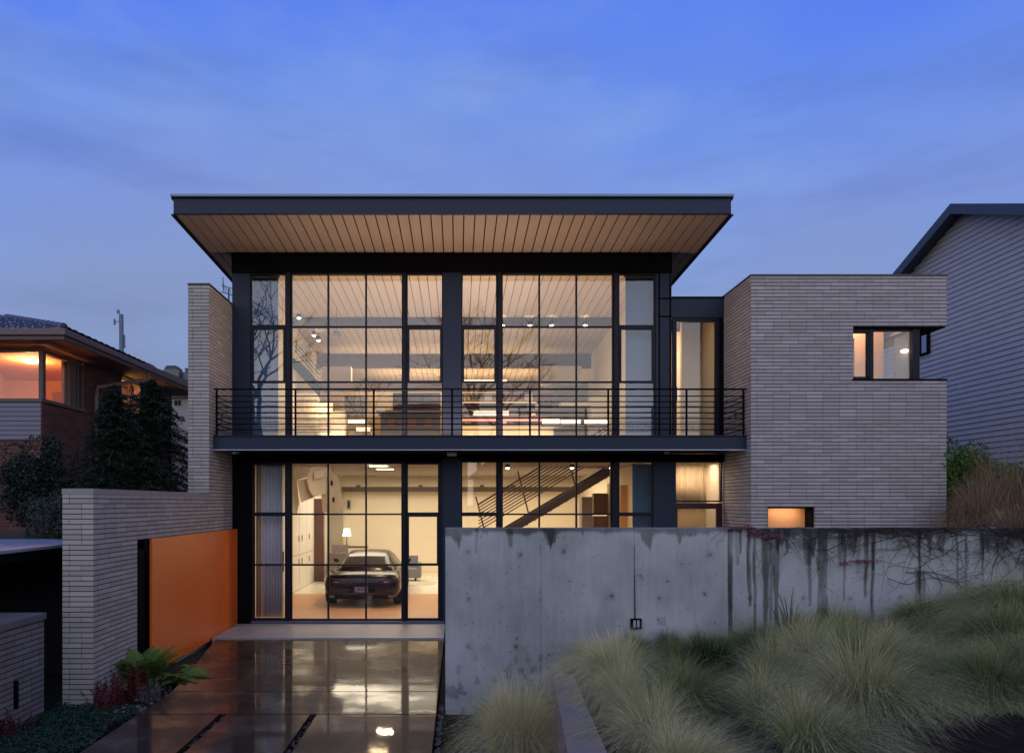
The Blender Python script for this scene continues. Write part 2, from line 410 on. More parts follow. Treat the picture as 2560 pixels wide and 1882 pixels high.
# ---------------------------------------------------------------- balcony
DB = 13.8; YB0 = DB - 15
bal = B(XL+.02, 5.83, YB0+.02, -.07, 3.72, 3.95).build('balcony', M['black'], H)
bf = MB(); channel(bf, (XL+.02, YB0+.02, 3.695), (5.83, YB0+.02, 3.695), 0, .26, (0, -1, 0), web=.018, fl=.06, t=.014)
bf.build('balcony_fascia', M['steel_blue'], bal)
B(XL+.02, 5.83, YB0-.045, YB0-.03, 3.668, 3.680).build('flange_glint', plain('flange_highlight', (.55, .6, .7), .35, .3), bal)  # pale strip painted for the light that the bottom flange catches
def dx(x): return fx(x, DB)
rails = MB()
for y in (869, 881.3, 893.5, 905.7, 918, 930.3, 942.5):
    z = fz(y, DB); rails.tube([(dx(473), YB0, z), (dx(1634), YB0, z)], .0115, 6)
    for X in (dx(474), dx(1633)): rails.tube([(X, YB0, z), (X, -.1, z)], .0085, 6)
rl = rails.build('railing', M['black'], H)
B(dx(470), dx(1637), YB0-.02, YB0+.03, fz(855.5, DB), fz(852.3, DB)).build('top_rail', M['black'], rl)
for x in (475, 648, 820, 992, 1163, 1335, 1507, 1632):
    B(dx(x)-.02, dx(x)+.02, YB0+.010, YB0+.022, 3.95, fz(855, DB)).build('post', M['black'], rl)
B(dx(1612)-.012, dx(1612)+.012, YB0-.02, YB0-.009, fz(915, DB), fz(903, DB)).build('catch', M['steel'], rl)
B(dx(487)-.012, dx(487)+.012, YB0-.02, YB0-.009, fz(926, DB), fz(908, DB)).build('catch', M['steel'], rl)
o = thing('soffit_sensor', 'small pale rectangular fitting under the balcony above the concrete wall end', 'light fitting', (at(991, 995, 14.2)))
B(fx(981, 14.2), fx(1002, 14.2), -.86, -.74, fz(1000, 14.2), fz(992, 14.2)).build('housing', plain('pale_grey_plastic', (.42, .42, .42), .5), o)
B(fx(983, 14.2), fx(1000, 14.2), -.84, -.76, fz(992, 14.2), 3.72).build('bracket', M['black'], o)

# ---------------------------------------------------------------- brick wing
DW = 13.6; YW = DW - 15
WX0, WX1 = 5.83, 9.72
def wx(x): return fx(x, DW)
def wz(y): return fz(y, DW)
ZT = wz(606); zb = -.1
nz0, nz1 = wz(832), wz(716); nx0, nx1 = wx(1872), wx(2022)
lx0, lx1, lz1 = wx(1684), wx(1787), wz(1111)
T = .36
bw = MB()
# front skin in pieces round the two openings
yb = 6.0
bw.box(WX0, nx0, YW, YW+T, lz1, ZT)
bw.box(WX0, lx0, YW, YW+T, zb, lz1); bw.box(lx1, nx0, YW, YW+T, zb, lz1)
bw.box(lx0, lx1, YW, YW+T, zb, 1.6)
bw.box(nx0, WX1, YW, YW+T, nz1, ZT); bw.box(nx0, WX1, YW, YW+T, zb, nz0)
bw.box(WX0, WX0+T, YW+T, yb, zb, ZT)
bw.box(WX1-T, WX1, YW+T, yb, zb, nz0); bw.box(WX1-T, WX1, YW+T, yb, nz1, ZT)
bw.box(WX1-T, WX1, 1.2, yb, nz0, nz1)
bw.box(WX0+T, WX1-T, yb-T, yb, zb, ZT)
wing = bw.build('brick_wing', M['brick'], H)
B(WX0-.015, WX1+.015, YW-.015, yb, ZT, ZT+.035).build('coping', M['coping_dark'], wing)
B(WX0+T, WX1-T, YW+T, yb-T, ZT-.3, ZT-.02).build('wing_roof', M['white'], wing)
B(WX0+T, WX1-T, YW+T, yb-T, nz0-.6, nz0-.5).build('wing_floor', M['tan'], wing)
B(nx0-.02, WX1+.01, YW-.012, YW+.2, nz0-.03, nz0+.005).build('sill', M['black'], wing)
B(nx0, 9.17, YW+.012, YW+.2, nz1-.02, nz1-.002).build('notch_soffit', M['black'], wing)
B(9.171, WX1-.01, YW+.012, 1.2, nz1-.02, nz1-.002).build('notch_soffit', M['black'], wing)
B(7.5, 9.14, -.32, -.27, nz0-.5, ZT-.31).build('wing_partition', plain('peach_plaster', (.74, .50, .34), .8), wing)
# corner window
cw = MB(); Yc = YW + .10
t = .04
cw.box(nx0, nx0+t, Yc, Yc+.08, nz0, nz1); cw.box(nx0+t, wx(2014), Yc, Yc+.08, nz1-.07, nz1-.021); cw.box(nx0+t, wx(2014), Yc, Yc+.08, nz0+.006, nz0+.03)
cw.box(wx(1914), wx(1923), Yc-.01, Yc+.09, nz0, nz1-.02)
cw.box(wx(2009), wx(2024), Yc-.02, Yc+.12, nz0+.006, nz1-.021)
cw.box(nx0+t, wx(1878), Yc, Yc+.05, nz0+.03, nz1-.08); cw.box(wx(1909), wx(1914), Yc, Yc+.05, nz0+.03, nz1-.08)
cw.box(nx0+t, wx(1914), Yc, Yc+.05, nz1-.11, nz1-.07); cw.box(nx0+t, wx(1914), Yc, Yc+.05, nz0+.03, nz0+.07)
cwo = cw.build('corner_window', M['steel'], H)
B(nx0+.03, wx(2010), Yc+.03, Yc+.036, nz0+.02, nz1-.05).build('pane', M['glass'], cwo)
B(wx(2016), wx(2016)+.006, Yc+.12, 1.2, nz0+.02, nz1-.05).build('side_pane', M['glass'], cwo)
# room behind the corner window
wi = MB(); wi.box(WX0+T, WX1-T, YW+3.0, YW+3.1, nz0-.5, ZT-.3)
wi.build('wing_room_wall', plain('peach_plaster', (.74, .50, .34), .8), wing)
B(wx(1878), wx(1910), Yc+.45, Yc+.47, nz0+.12, nz1-.1).build('roller_blind', plain('blind_lilac', (.26, .24, .30), .9), cwo)
d_ = MB(); dd = YW + 1.5
d_.hexa([(9.0,-.9,nz0-.5),(9.21,-1.13,nz0-.5),(9.225,-1.11,nz0-.5),(9.015,-.88,nz0-.5)], [(9.0,-.9,nz1-.12),(9.21,-1.13,nz1-.12),(9.225,-1.11,nz1-.12),(9.015,-.88,nz1-.12)])
o_ = thing('ceiling_lamp_stand_in', 'small glowing dome standing in for a ceiling lamp seen through the corner window of the brick wing', 'stand-in light', at(1985, 770, 13.9))  # glowing dome added on the panel for the room's ceiling lamp
MB().lathe([(0, -.035), (.05, -.03), (.075, 0), (.06, .02)], at(1985, 770, 13.9).x, at(1985, 770, 13.9).y, at(1985, 770, 13.9).z, 16).build('dome', emit('dome_glow', (1, .75, .45), 6), o_)
MB().lathe([(.03, .02), (.03, .03), (0, .035)], at(1985, 770, 13.9).x, at(1985, 770, 13.9).y, at(1985, 770, 13.9).z, 12).build('base', M['steel'], o_)
d_.build('interior_door', plain('grey_lacquer_door', (.20, .20, .23), .12), wing)
# low window in wing
B(lx0+.02, lx1-.02, YW+T-.02, YW+T+.03, 1.6, lz1-.04).build('low_blind', wood('low_blind_wood', (.55, .27, .12), (.66, .34, .17), 'X', board=.12), wing)
lf = MB(); lf.box(lx0, lx0+.02, YW+.02, YW+T-.02, 1.6, lz1); lf.box(lx1-.02, lx1, YW+.02, YW+T-.02, 1.6, lz1); lf.box(lx0+.02, lx1-.02, YW+.02, YW+T-.02, lz1-.03, lz1)
lwo = lf.build('low_window', M['black'], H)
o = thing('roof_vent', 'small round metal vent cap on the roof of the brick wing', 'vent', (at(1943, 604, 16.5)))
p = at(1943, 604, 16.5)
MB().lathe([(0, 0), (.12, 0), (.12, .05), (.14, .05), (.14, .06)], p.x, p.y, 7.13).build('collar', M['trim_dark'], o)
MB().lathe([(.05, .06), (.1, .07), (.28, .12), (.27, .135), (.1, .145), (0, .15)], p.x, p.y, 7.15).build('cap', plain('zinc', (.3, .33, .38), .4, .6), o)

# ---------------------------------------------------------------- left brick screen wall with fin
SW = thing('brick_screen_wall', 'long grey brick garden wall rising into a tall fin beside the glass facade', 'wall', (-5.16, -3, -.1))
D1 = 9.28; Y1 = D1 - 15; wxl = -5.37; wxr = XL
yo0, yo1, zo = -4.45, -3.0, 2.04        # gateway opening behind the orange door
b = MB()
b.box(wxl, wxr, Y1, yo0, -.3, 2.72); b.box(wxl, wxr, yo1, -.001, -.3, 2.72); b.box(wxl, wxr, yo0, yo1, zo, 2.72)
b.build('low_wall', M['brick_wall'], SW)
cp = B(wxl-.006, wxr+.006, Y1-.006, YW-.003, 2.72, 2.80).build('coping', M['coping'], SW)
B(wxl, wxr, YW, 0.0, 2.72, 6.94).build('fin', M['brick_wall'], SW)
B(wxl-.01, wxr+.01, YW-.01, 0.0, 6.94, 6.975).build('fin_cap', M['coping_dark'], SW)
B(wxl-.3, wxl-.28, yo0-.3, yo1+.3, -.2, zo+.3).build('gateway_dark_sheet', M['black'], SW)  # black sheet added behind the opening to keep it dark

OD = thing('sliding_gate', 'large glossy orange metal gate panel hung along the brick wall', 'gate', (-4.84, -2, -.08))
B(-4.87, -4.83, 10.80-15, -.03, -.08, 2.04).build('panel', M['orange'], OD, bevel=.003)
B(-4.90, -4.875, 10.80-15, -.03, 1.90, 2.02).build('hanger_rail', M['black'], OD)

# short brick wall bottom left, canopy and dark recess
BW = thing('brick_planter_wall', 'low brick wall with pale coping in the bottom left corner', 'wall', (-6, -8, 0))
B(-7.4, -5.45, -12.5, -6.0, -.3, 1.08).build('wall', M['brick_dark'], BW)
B(-7.42, -5.43, -12.5, -5.98, 1.08, 1.16).build('coping', plain('brown_grey_coping', (.14,.12,.11), .8, 0, .3, 5), BW)
B(-5.449, -5.41, -6.62, -6.58, .08, .42).build('pipe', M['black'], BW)
CP = thing('carport', 'dark carport with a thin pale flat roof beside the brick wall', 'carport', (-7.5, -4, 0))
B(-9.6, -6.02, -8.5, -2.9, 1.93, 1.97).build('roof', plain('pale_blue_metal', (.30, .34, .44), .35, .2), CP)
B(-9.58, -6.05, -8.45, -2.95, 1.80, 1.925).build('roof_frame', M['black'], CP)
cb = MB(); cb.box(-9.6, -9.5, -8.4, -3.0, -.3, 1.8); cb.box(-9.5, -5.38, -3.3, -3.2, -.3, 1.8)
cb.build('wall', plain('dark_navy_boards', (.012, .014, .022), .6), CP)
B(-6.35, -6.2, -3.6, -3.45, -.3, 1.8).build('post', M['trim_dark'], CP)
# ---------------------------------------------------------------- house interior (fixed parts)
def bx(x0, x1, y0, y1, d, t=.05):     # box facing the camera from picture extents at distance d
    return (fx(x0, d), fx(x1, d), d-15, d-15+t, fz(y1, d), fz(y0, d))
# upper room
B(XL+.12, XR-.12, 4.45, 4.62, 7.62, zs(4.6)).build('ceiling_beam', M['beam_up'], H)
B(XL+.12, XR-.12, 8.40, 8.60, 7.24, zs(8.6)).build('ceiling_beam', M['beam'], H)
B(fx(700, 21), fx(1186, 21), 6.0, 6.3, fz(856, 21), fz(841, 21)).build('bulkhead', plain('brown_bulkhead', (.20, .12, .07), .7), H)
B(*bx(706, 770, 804, 838, 22.5, .3)).build('loft_panel', M['cream'], H)
B(*bx(1184, 1276, 803, 842, 22.5, .4)).build('loft_panel', M['cream'], H)
B(fx(1105, 24), XR-.12, 9.0, 9.1, 3.98, fz(840, 24)).build('loft_wall', plain('blue_grey_plaster', (.30, .31, .36), .8), H)
B(fx(640, 24), fx(1105, 24), 9.0, 9.1, 3.98, fz(858, 24)).build('kitchen_wall', M['tan'], H)
# loft stair at the left of the upper room
ls = MB(); dS = 20.0
prof = [(642, 783), (702, 848), (702, 872), (642, 806)]
a = [at(x, y, dS) for x, y in prof]; bb = [p + Vector((0, .06, 0)) for p in a]
ls.hexa([a[3], a[2], bb[2], bb[3]], [a[0], a[1], bb[1], bb[0]])
for i in range(8):
    p = at(648 + i*7.5, 792 + i*8, dS); ls.box(p.x, p.x+.10, p.y, p.y+.9, p.z-.03, p.z)
lst = ls.build('loft_stair', M['steel'], H)
lr = MB()
for k in range(3): lr.tube([at(646, 768-k*10+0, dS), at(700, 832-k*10, dS)], .012, 5)
for k in range(3): lr.tube([at(650+k*22, 776+k*26, dS)+Vector((0,0,.1)), at(650+k*22, 745+k*26, dS)], .012, 5)
lr.build('handrail', M['steel'], lst)
# garage: closets along the left wall, brown door, beam, steel stair
cl = MB(); XW = XL + .12
cl.box(XW, XW+.05, 3.3, 9.6, .02, 2.85)
clo = cl.build('closet', M['white'], H)
hd = MB()
for y in (4.6, 5.6, 6.6, 7.6): hd.box(XW+.05, XW+.052, y, y+.012, .05, 2.8)
hd.box(XW+.05, XW+.052, 3.3, 9.6, 1.05, 1.062)
for y in (5.5, 5.9, 6.9):
    for z in (.75, 1.45): hd.box(XW+.05, XW+.07, y, y+.03, z, z+.18)
hd.build('handle', M['brown_panel'], clo)
B(XW+.003, XW+.36, 7.7, 7.9, .01, 2.75).build('brown_door', M['brown_panel'], H)
B(fx(712, 25), fx(716, 25), 9.9, 10.4, .01, 3.5).build('wall_nib', M['white'], H)
B(fx(716, 25.4), fx(752, 25.4), 10.4, 10.495, .01, 3.2).build('recess_wall', plain('grey_plaster', (.42, .38, .30), .8), H)
bm = B(fx(752, 25), XR-.3, 9.9, 10.1, 3.02, 3.20).build('crane_beam', M['beam'], H)
for x in (786, 923, 1058, 1126): B(fx(x, 24.9)-.08, fx(x, 24.9)+.08, 9.87, 9.99, 3.2, 3.27).build('clamp', M['brown_panel'], bm)
g = MB(); g.box(fx(1180, 19.6), fx(1262, 19.6), 8.2, 8.3, 0, 3.58)
B(*bx(1252, 1277, 1170, 1400, 20.0, .1)).build('partition', M['grey_panel'], H)
dS = 18.2
stair = MB()
def S(x, y, off=0): return at(x, y, dS + off)
for off in (0, .9):                  # two stringers
    a = [S(1050, 1214, 0), S(1345, 1040, 0), S(1345, 1020, 0), S(1050, 1195, 0)]
    a = [p + Vector((0, off, 0)) for p in a]; bb = [p + Vector((0, .04, 0)) for p in a]
    stair.hexa([a[0], a[1], bb[1], bb[0]], [a[3], a[2], bb[2], bb[3]])
sto = stair.build('staircase', plain('brown_steel', (.05, .032, .028), .45), H)
tr = MB()
for i in range(17):
    p = S(1062 + i*17.3, 1202 - i*10.3); tr.box(p.x-.13, p.x+.13, p.y+.045, p.y+.995, p.z-.03, p.z+.01)
tr.build('tread', plain('oak_tread', (.42, .28, .15), .5), sto)
rr_ = MB()
for k in range(9):
    o0 = 26 + k*7.2
    rr_.tube([S(1050, 1190-o0), S(1345, 1012-o0)], .016 if k < 8 else .024, 5)
rr_.build('rod', plain('dark_bronze_rod', (.05, .03, .02), .5), sto)
for x in (1068, 1160, 1262, 1335):
    y = 1186 - (x-1050)*.603; a = S(x, y+8); b2 = S(x-24, y-86); pp = MB().tube([a, b2], .022, 5)
    pp.build('post', plain('bronze_post', (.16, .07, .04), .4, .5), sto)
B(fx(1000, 18), fx(1075, 18), 3.0, 4.4, .55, .62).build('stair_landing', M['beam'], H)
# cabinets right of the stair
cab = B(*bx(1277, 1300, 1090, 1400, 19.2, .4)).build('tall_cupboard', plain('grey_taupe', (.28, .25, .22), .5), H)
B(*bx(1303, 1337, 1082, 1128, 19.4, .3)).build('wall_cupboard', plain('walnut', (.16, .075, .035), .4), H)
B(*bx(1303, 1337, 1132, 1400, 19.3, .4)).build('base_cupboard', plain('walnut', (.16, .075, .035), .4), H)
B(*bx(1337, 1341, 1060, 1400, 19.2, .3)).build('lit_edge', M['tan'], H)
B(*bx(1362, 1384, 1064, 1400, 18.4, .1)).build('inner_door', plain('amber_door', (.60, .33, .14), .5), H)

# ---------------------------------------------------------------- loose things inside
def curtain(name, label, x0, x1, z0, z1, y, mat, waves, amp=.035, group=None):
    o = thing(name, label, 'curtain', ((x0+x1)/2, y, z0), group)
    n = int(waves * 14); V = []; Fq = []
    for i in range(n+1):
        t = i / n; x = x0 + (x1-x0)*t
        ph = 2*math.pi*waves*t + 1.3*math.sin(5*t+x0)
        for z, k in ((z0, 1.25), (z0+(z1-z0)*.5, 1.0), (z1-.05, .8), (z1, .7)):
            V.append((x, y + amp*k*math.sin(ph) + .012*math.sin(3.1*ph+z), z))
    for i in range(n):
        for j in range(3): Fq.append((i*4+j, (i+1)*4+j, (i+1)*4+j+1, i*4+j+1))
    f = fast_mesh('fabric', V, Fq, mat, o, smooth=True)
    s = f.modifiers.new('s', 'SOLIDIFY'); s.thickness = .004
    B(x0-.02, x1+.02, y-.015, y+.015, z1+.002, z1+.03).build('curtain_rail', M['steel'], o)
    return o
fab = plain('grey_blue_fabric', (.72, .73, .82), .9, 0, .15, 3)
fabd = plain('dark_blue_fabric', (.20, .28, .38), .9, 0, .15, 3)
cream_f = plain('cream_sheer', (.62, .50, .36), .9, 0, .1, 3)
curtain('curtain', 'grey blue pleated curtain behind the tall narrow window left of the car', fx(574, 15.3), fx(621, 15.3), .05, 3.45, .32, fab, 7)
curtain('curtain', 'narrow cream drape edge at the far left of the garage window', fx(560, 15.3), fx(573, 15.3), .05, 3.45, .34, cream_f, 2)
curtain('curtain', 'dark blue pleated curtain behind the window right of the staircase', fx(1388, 15.3), fx(1431, 15.3), .05, 3.45, .32, fabd, 6)
curtain('curtain', 'backlit cream curtain with two soft scallops of light in the window below the link', fx(1480, 15.9), fx(1583, 15.9), fz(1101,15.9)-.1, 3.6, .95, cream_f, 6, .02)
B(LX0+.06, LX1-.06, 1.0, 1.03, 0, fz(1103, 16)).build('low_panel', plain('ochre_panel', (.50, .36, .20), .7), H)
def shade(label, x0, x1, z0, z1, y):
    o = thing('roller_shade', label, 'shade', ((x0+x1)/2, y, z1), 'roller shades in the end windows')
    B(x0, x1, y, y+.004, z0, z1).build('fabric', M['shade'], o)
    B(x0, x1, y-.01, y+.014, z0-.02, z0).build('hem_bar', M['steel'], o)
    MB().tube([(x0, y+.02, z1+.02), (x1, y+.02, z1+.02)], .022, 8).build('roller', M['groove'], o)
    B(x0-.02, x1+.02, y-.02, y+.06, z1+.05, z1+.17).build('cassette', plain('olive_brown_box', (.07, .06, .045), .6), o)
shade('roller shade in the blue of reflected sky filling the tall window at the left end of the upper storey', fx(549,15.3), fx(611,15.3), 3.99, fz(614,15.3), .28)
shade('roller shade in the blue of reflected sky filling the tall window at the right end of the upper storey', fx(1372,15.3), fx(1438,15.3), 3.99, fz(614,15.3), .28)

def disc_light(name, label, p, r=.05, group=None, energy=6):
    o = thing(name, label, 'ceiling light', p, group)
    MB().lathe([(r*1.15, .10), (r*1.15, .0), (r*1.0, -.01)], p[0], p[1], p[2], 14).build('can', M['steel'], o)
    MB().lathe([(r, -.004), (r*.75, -.03), (0, -.045)], p[0], p[1], p[2], 14).build('bulb', M['lamp'], o)
    MB().tube([(p[0], p[1], p[2]+.1), (p[0], p[1], p[2]+.2)], .012, 5).build('stem', M['steel'], o)
    return o
lab = ['leftmost', 'second from left', 'third from left', 'rightmost']
for i, x in enumerate((1103, 1163, 1211, 1284)):
    disc_light('track_spotlight', f'bright spotlight below the upper ceiling beam, {lab[i]} of the four in the row', at(x, 713, 19.35), .055, 'spotlights in the right upper window')
for i, (x, y) in enumerate(((656, 697), (669, 712), (689, 735), (699, 746))):
    disc_light('track_spotlight', f'bright spotlight near the left upper wall, {["highest","second highest","second lowest","lowest"][i]} of the four on the diagonal', at(x, y, 19.2 + i*.5), .055, 'spotlights in the left upper window')
for i, (x, l) in enumerate(((1114, 'left of the staircase'), (1255, 'above the upper end of the staircase'), (1340, 'beside the right mullion'))):
    p = at(x, 1014, 17.2)
    disc_light('downlight', f'small bright downlight on the lower ceiling {l}', (p.x, p.y, 3.50), .05 if i < 2 else .035, 'downlights on the lower ceiling')
for i, (x, Y, l) in enumerate(((-1.98, .7, 'nearest the glass'), (-1.98, 2.0, 'further in'), (-1.98, 3.6, 'deepest in the room'))):
    o = thing('ceiling_panel_light', f'long lamp on the garage ceiling above the car, {l}', 'ceiling light', (x, Y, 3.56), 'garage ceiling lamps')
    B(x-.28, x+.28, Y-.05, Y+.05, 3.53, 3.575).build('housing', M['white'], o); B(x-.22, x+.22, Y-.05, Y+.05, 3.52, 3.529).build('tube', M['lamp'], o)
# linear lit strips and bookshelf of the upper room
BK = thing('kitchen_shelving', 'wall of kitchen shelves with warm lit strips and red panels behind the balcony rail', 'shelving', (fx(1100, 20.5), 5.5, 3.98))
d0 = 20.5
sk = MB()
def sb(x0, x1, y0, y1, off=0, t=.03): return (fx(x0,d0), fx(x1,d0), d0-15+off, d0-15+off+t, fz(y1,d0), fz(y0,d0))
B(*sb(1015, 1215, 859, 990, .36, .04)).build('back_panel', plain('plum_panel', (.22, .12, .12), .5), BK)
for y in (884, 899, 912, 931): B(fx(1015,d0), fx(1215,d0), 5.5, 5.86, fz(y,d0)-.012, fz(y,d0)+.012).build('shelf', M['grey_panel'], BK)
B(*sb(1015, 1180, 877, 881, .3, .02)).build('light_strip', M['strip'], BK)
B(*sb(1040, 1118, 900, 910, .3, .02)).build('light_strip', M['strip'], BK)
B(*sb(1015, 1205, 914, 921, .3, .02)).build('light_strip', M['strip_pink'], BK)
for x0, x1, y0, y1, mt in ((1018,1032,864,877,'tan'),(1036,1060,861,876,'grey_panel'),(1064,1080,865,877,'white'),(1102,1112,886,898,'brown_panel'),(1116,1140,887,899,'grey_panel'),(1142,1150,862,877,'brown_panel'),(1152,1170,864,877,'white'),(1176,1184,884,898,'white'),
                           (1018,1038,901,911,'brown_panel'),(1122,1140,903,912,'white'),(1145,1163,902,912,'brown_panel'),(1168,1176,904,912,'strip_pink'),(1104,1112,924,931,'strip_pink'),(1118,1126,924,931,'tan'),(1020,1034,922,931,'tan'),(1130,1150,923,931,'brown_panel'),(1158,1166,886,899,'tan')):
    B(*sb(x0, x1, y0, y1, .1, .12)).build('jar' if x1-x0 < 12 else 'box', M[mt], BK)
B(*sb(1015, 1215, 934, 990, .0, .34)).build('cupboard', M['tan'], BK)
o = thing('light_shelf', 'long warm glowing light bar high on the right of the central column', 'light', at(1060, 835, 20.6))
B(*bx(1016, 1112, 833.5, 837, 20.6, .05)).build('tube', M['strip'], o); B(*bx(1016, 1112, 837.2, 840, 20.6, .3)).build('shelf', M['grey_panel'], o)
o = thing('counter_light', 'long pale glowing strip low behind the balcony rail on the right', 'light', at(1270, 926, 20))
B(*bx(1190, 1228, 920, 930, 20, .03)).build('tube', M['strip'], o); B(*bx(1231, 1274, 921, 930, 20, .03)).build('tube', M['strip'], o); B(*bx(1283, 1332, 921.5, 930, 20, .03)).build('tube', M['strip'], o)
B(*bx(1186, 1336, 931, 936, 20, .4)).build('counter', M['grey_panel'], o)
o = thing('tall_cupboard', 'pale tall cupboard end standing beyond the right upper glazing', 'cupboard', at(1310, 940, 21))
B(*bx(1298, 1336, 868, 990, 21, .5)).build('carcass', M['white'], o); B(*bx(1300, 1334, 894, 896, 20.98, .015)).build('shadow_gap', M['grey_panel'], o)
o = thing('wall_box', 'pale horizontal hood between the cupboard and the glazing bars', 'kitchen hood', at(1250, 884, 21))
B(*bx(1232, 1298, 880, 890, 21, .5)).build('hood', M['white'], o)
B(*bx(1258, 1270, 868, 880, 21.1, .2)).build('duct', M['grey_panel'], o)
# left side of the upper room: lit landing, island, dark appliances
o = thing('kitchen_island', 'dark kitchen block with stools behind the middle of the balcony rail', 'kitchen island', at(880, 950, 20))
B(*bx(835, 965, 905, 990, 20.4, .5)).build('block', plain('graphite', (.055, .05, .06), .4), o)
B(*bx(826, 968, 900, 905, 20.2, .8)).build('worktop', M['grey_panel'], o)
for x in (858, 905, 940): B(*bx(x-8, x+8, 915, 934, 20.2, .06)).build('front_panel', M['brown_panel'], o)
o = thing('oven_tower', 'dark plum cupboard tower with a red brown front beside the central column', 'cupboard', at(945, 900, 21.5))
B(*bx(862, 966, 862, 899, 21.5, .4)).build('carcass', plain('slate_grey', (.10, .10, .13), .5), o)
for (a, c) in ((868, 890), (895, 925), (930, 962)): B(*bx(a, c, 866, 880, 21.46, .03)).build('door', M['grey_panel'], o); B(*bx(a, c, 883, 896, 21.46, .03)).build('door', plain('wine_front', (.17,.06,.06), .4), o)
o = thing('stepped_shelving', 'stepped cream shelving lit warmly under the small upper stair', 'shelving', at(690, 900, 20.3))
for i, (x0, x1, y0, y1) in enumerate(((640, 700, 862, 990), (700, 730, 884, 990), (730, 756, 902, 990))): B(*bx(x0, x1, y0, y1, 20.3+.02*i, .4)).build('carcass', M['cream'], o)
for y in (878, 892, 906, 920, 934, 947): B(*bx(642, 726 if y > 890 else 698, y, y+1.6, 20.27, .025)).build('shelf', M['grey_panel'], o)
B(*bx(756, 800, 868, 912, 21.0, .3)).build('grey_box', M['grey_panel'], o)
for a, c, y in ((764, 800, 921), (782, 812, 938)):
    B(*bx(a, c, y, y+7, 20.2, .03)).build('light_strip', M['strip'], o)
o = thing('pendant_lamp', 'small grey pendant lamp on a long thin cord in the left upper window', 'pendant lamp', at(738, 735, 18.5))
p = at(738, 730, 18.5)
MB().tube([p, (p.x, p.y, zs(p.y))], .006, 5).build('cord', M['groove'], o)
MB().lathe([(.02, .06), (.08, .03), (.15, -.06), (.14, -.06), (.07, .02)], p.x, p.y, p.z).build('shade', plain('grey_shade', (.25, .25, .3), .4), o)

# hanging paper sculpture in the garage
HS = thing('hanging_sculpture', 'white angular folded sheet sculpture hanging from the garage ceiling', 'sculpture', at(690, 1060, 18))
def c5(x, y): return (491.5 + x*.2657, 965.5 + y*.2657)
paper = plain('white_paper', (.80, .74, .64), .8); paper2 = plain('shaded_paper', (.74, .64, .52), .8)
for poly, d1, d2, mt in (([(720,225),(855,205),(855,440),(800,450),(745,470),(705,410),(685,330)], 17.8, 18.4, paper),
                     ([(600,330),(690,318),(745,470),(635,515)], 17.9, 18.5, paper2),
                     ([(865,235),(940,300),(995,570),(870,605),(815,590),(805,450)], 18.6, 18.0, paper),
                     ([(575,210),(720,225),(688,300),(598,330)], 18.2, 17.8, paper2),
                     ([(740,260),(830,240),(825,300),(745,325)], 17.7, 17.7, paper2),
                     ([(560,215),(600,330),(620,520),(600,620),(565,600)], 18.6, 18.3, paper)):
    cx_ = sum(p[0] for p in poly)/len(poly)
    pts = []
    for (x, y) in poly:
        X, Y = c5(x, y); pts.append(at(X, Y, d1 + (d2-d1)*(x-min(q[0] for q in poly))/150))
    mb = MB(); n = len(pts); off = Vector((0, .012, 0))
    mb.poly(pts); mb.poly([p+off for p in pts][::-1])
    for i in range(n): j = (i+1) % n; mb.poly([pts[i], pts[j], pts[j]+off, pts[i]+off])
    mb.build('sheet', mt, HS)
for q in ((640, 230), (780, 215), (900, 260)):
    p = at(*c5(*q), 18.0); MB().tube([p, (p.x, p.y, 3.57)], .005, 4).build('wire', M['groove'], HS)
for q in ((890, 355), (905, 490)):
    p = at(*c5(*q), 18.0); B(p.x-.03, p.x+.03, p.y-.03, p.y-.02, p.z-.06, p.z+.06).build('slot', M['groove'], HS)

# table lamp on side table, chairs, sofas
T1 = thing('side_table', 'narrow dark console table standing against the garage back wall', 'table', at(777, 1230, 24.6))
x0, x1 = fx(748, 24.6), fx(806, 24.6)
B(x0, x1, 9.5, 9.9, 1.0, 1.05).build('table_top', M['brown_panel'], T1)
for X in (x0+.03, x1-.07):
    for Y in (9.52, 9.84): B(X, X+.04, Y, Y+.04, .01, 1.0).build('leg', M['brown_panel'], T1)
p = at(760, 1190, 24.6)
TL = thing('table_lamp', 'glowing white shaded lamp standing on the console table behind the car', 'lamp', (p.x, 9.7, 1.05))
MB().lathe([(.09, 0), (.09, .02), (.02, .04), (.015, .33), (0, .33)], p.x, 9.7, 1.05).build('base', M['brown_panel'], TL)
MB().lathe([(.155, 0), (.10, .27), (.095, .27), (.15, 0)], p.x, 9.7, 1.42).build('shade', emit('table_shade_glow', (1, .86, .56), 4), TL)
def chairlike(name, label, cat, X, Y, w, hseat, hback, dep, mat, rot=0):
    o = thing(name, label, cat, (0, 0, 0))
    def r(x0, x1, y0, y1, z0, z1): return B(x0, x1, y0, y1, z0, z1)
    r(-w/2, w/2, 0, dep, .12, hseat).build('seat', mat, o, bevel=.04)
    r(-w/2, w/2, -.12, -.002, .12, hback).build('backrest', mat, o, bevel=.04)
    for s in (-1, 1): r(s*w/2 + (0.002 if s > 0 else -.12), s*w/2 + (.12 if s > 0 else -.002), -.1, dep, .12, hseat+.18).build('armrest', mat, o, bevel=.03)
    for sx in (-1, 1):
        for y in (0, dep-.06): r(sx*(w/2-.06)-.02, sx*(w/2-.06)+.02, y, y+.04, 0, .118).build('leg', M['steel'], o)
    o.location = (X, Y, .006); o.rotation_euler.z = rot; return o
gf = plain('grey_sofa_cloth', (.20, .18, .19), .9); gfb = plain('slate_sofa_cloth', (.22, .22, .25), .9)
chairlike('sofa', 'grey sofa with its back to the window just left of the car', 'sofa', fx(741, 22), 7.2, .60, .45, .98, .7, gf)
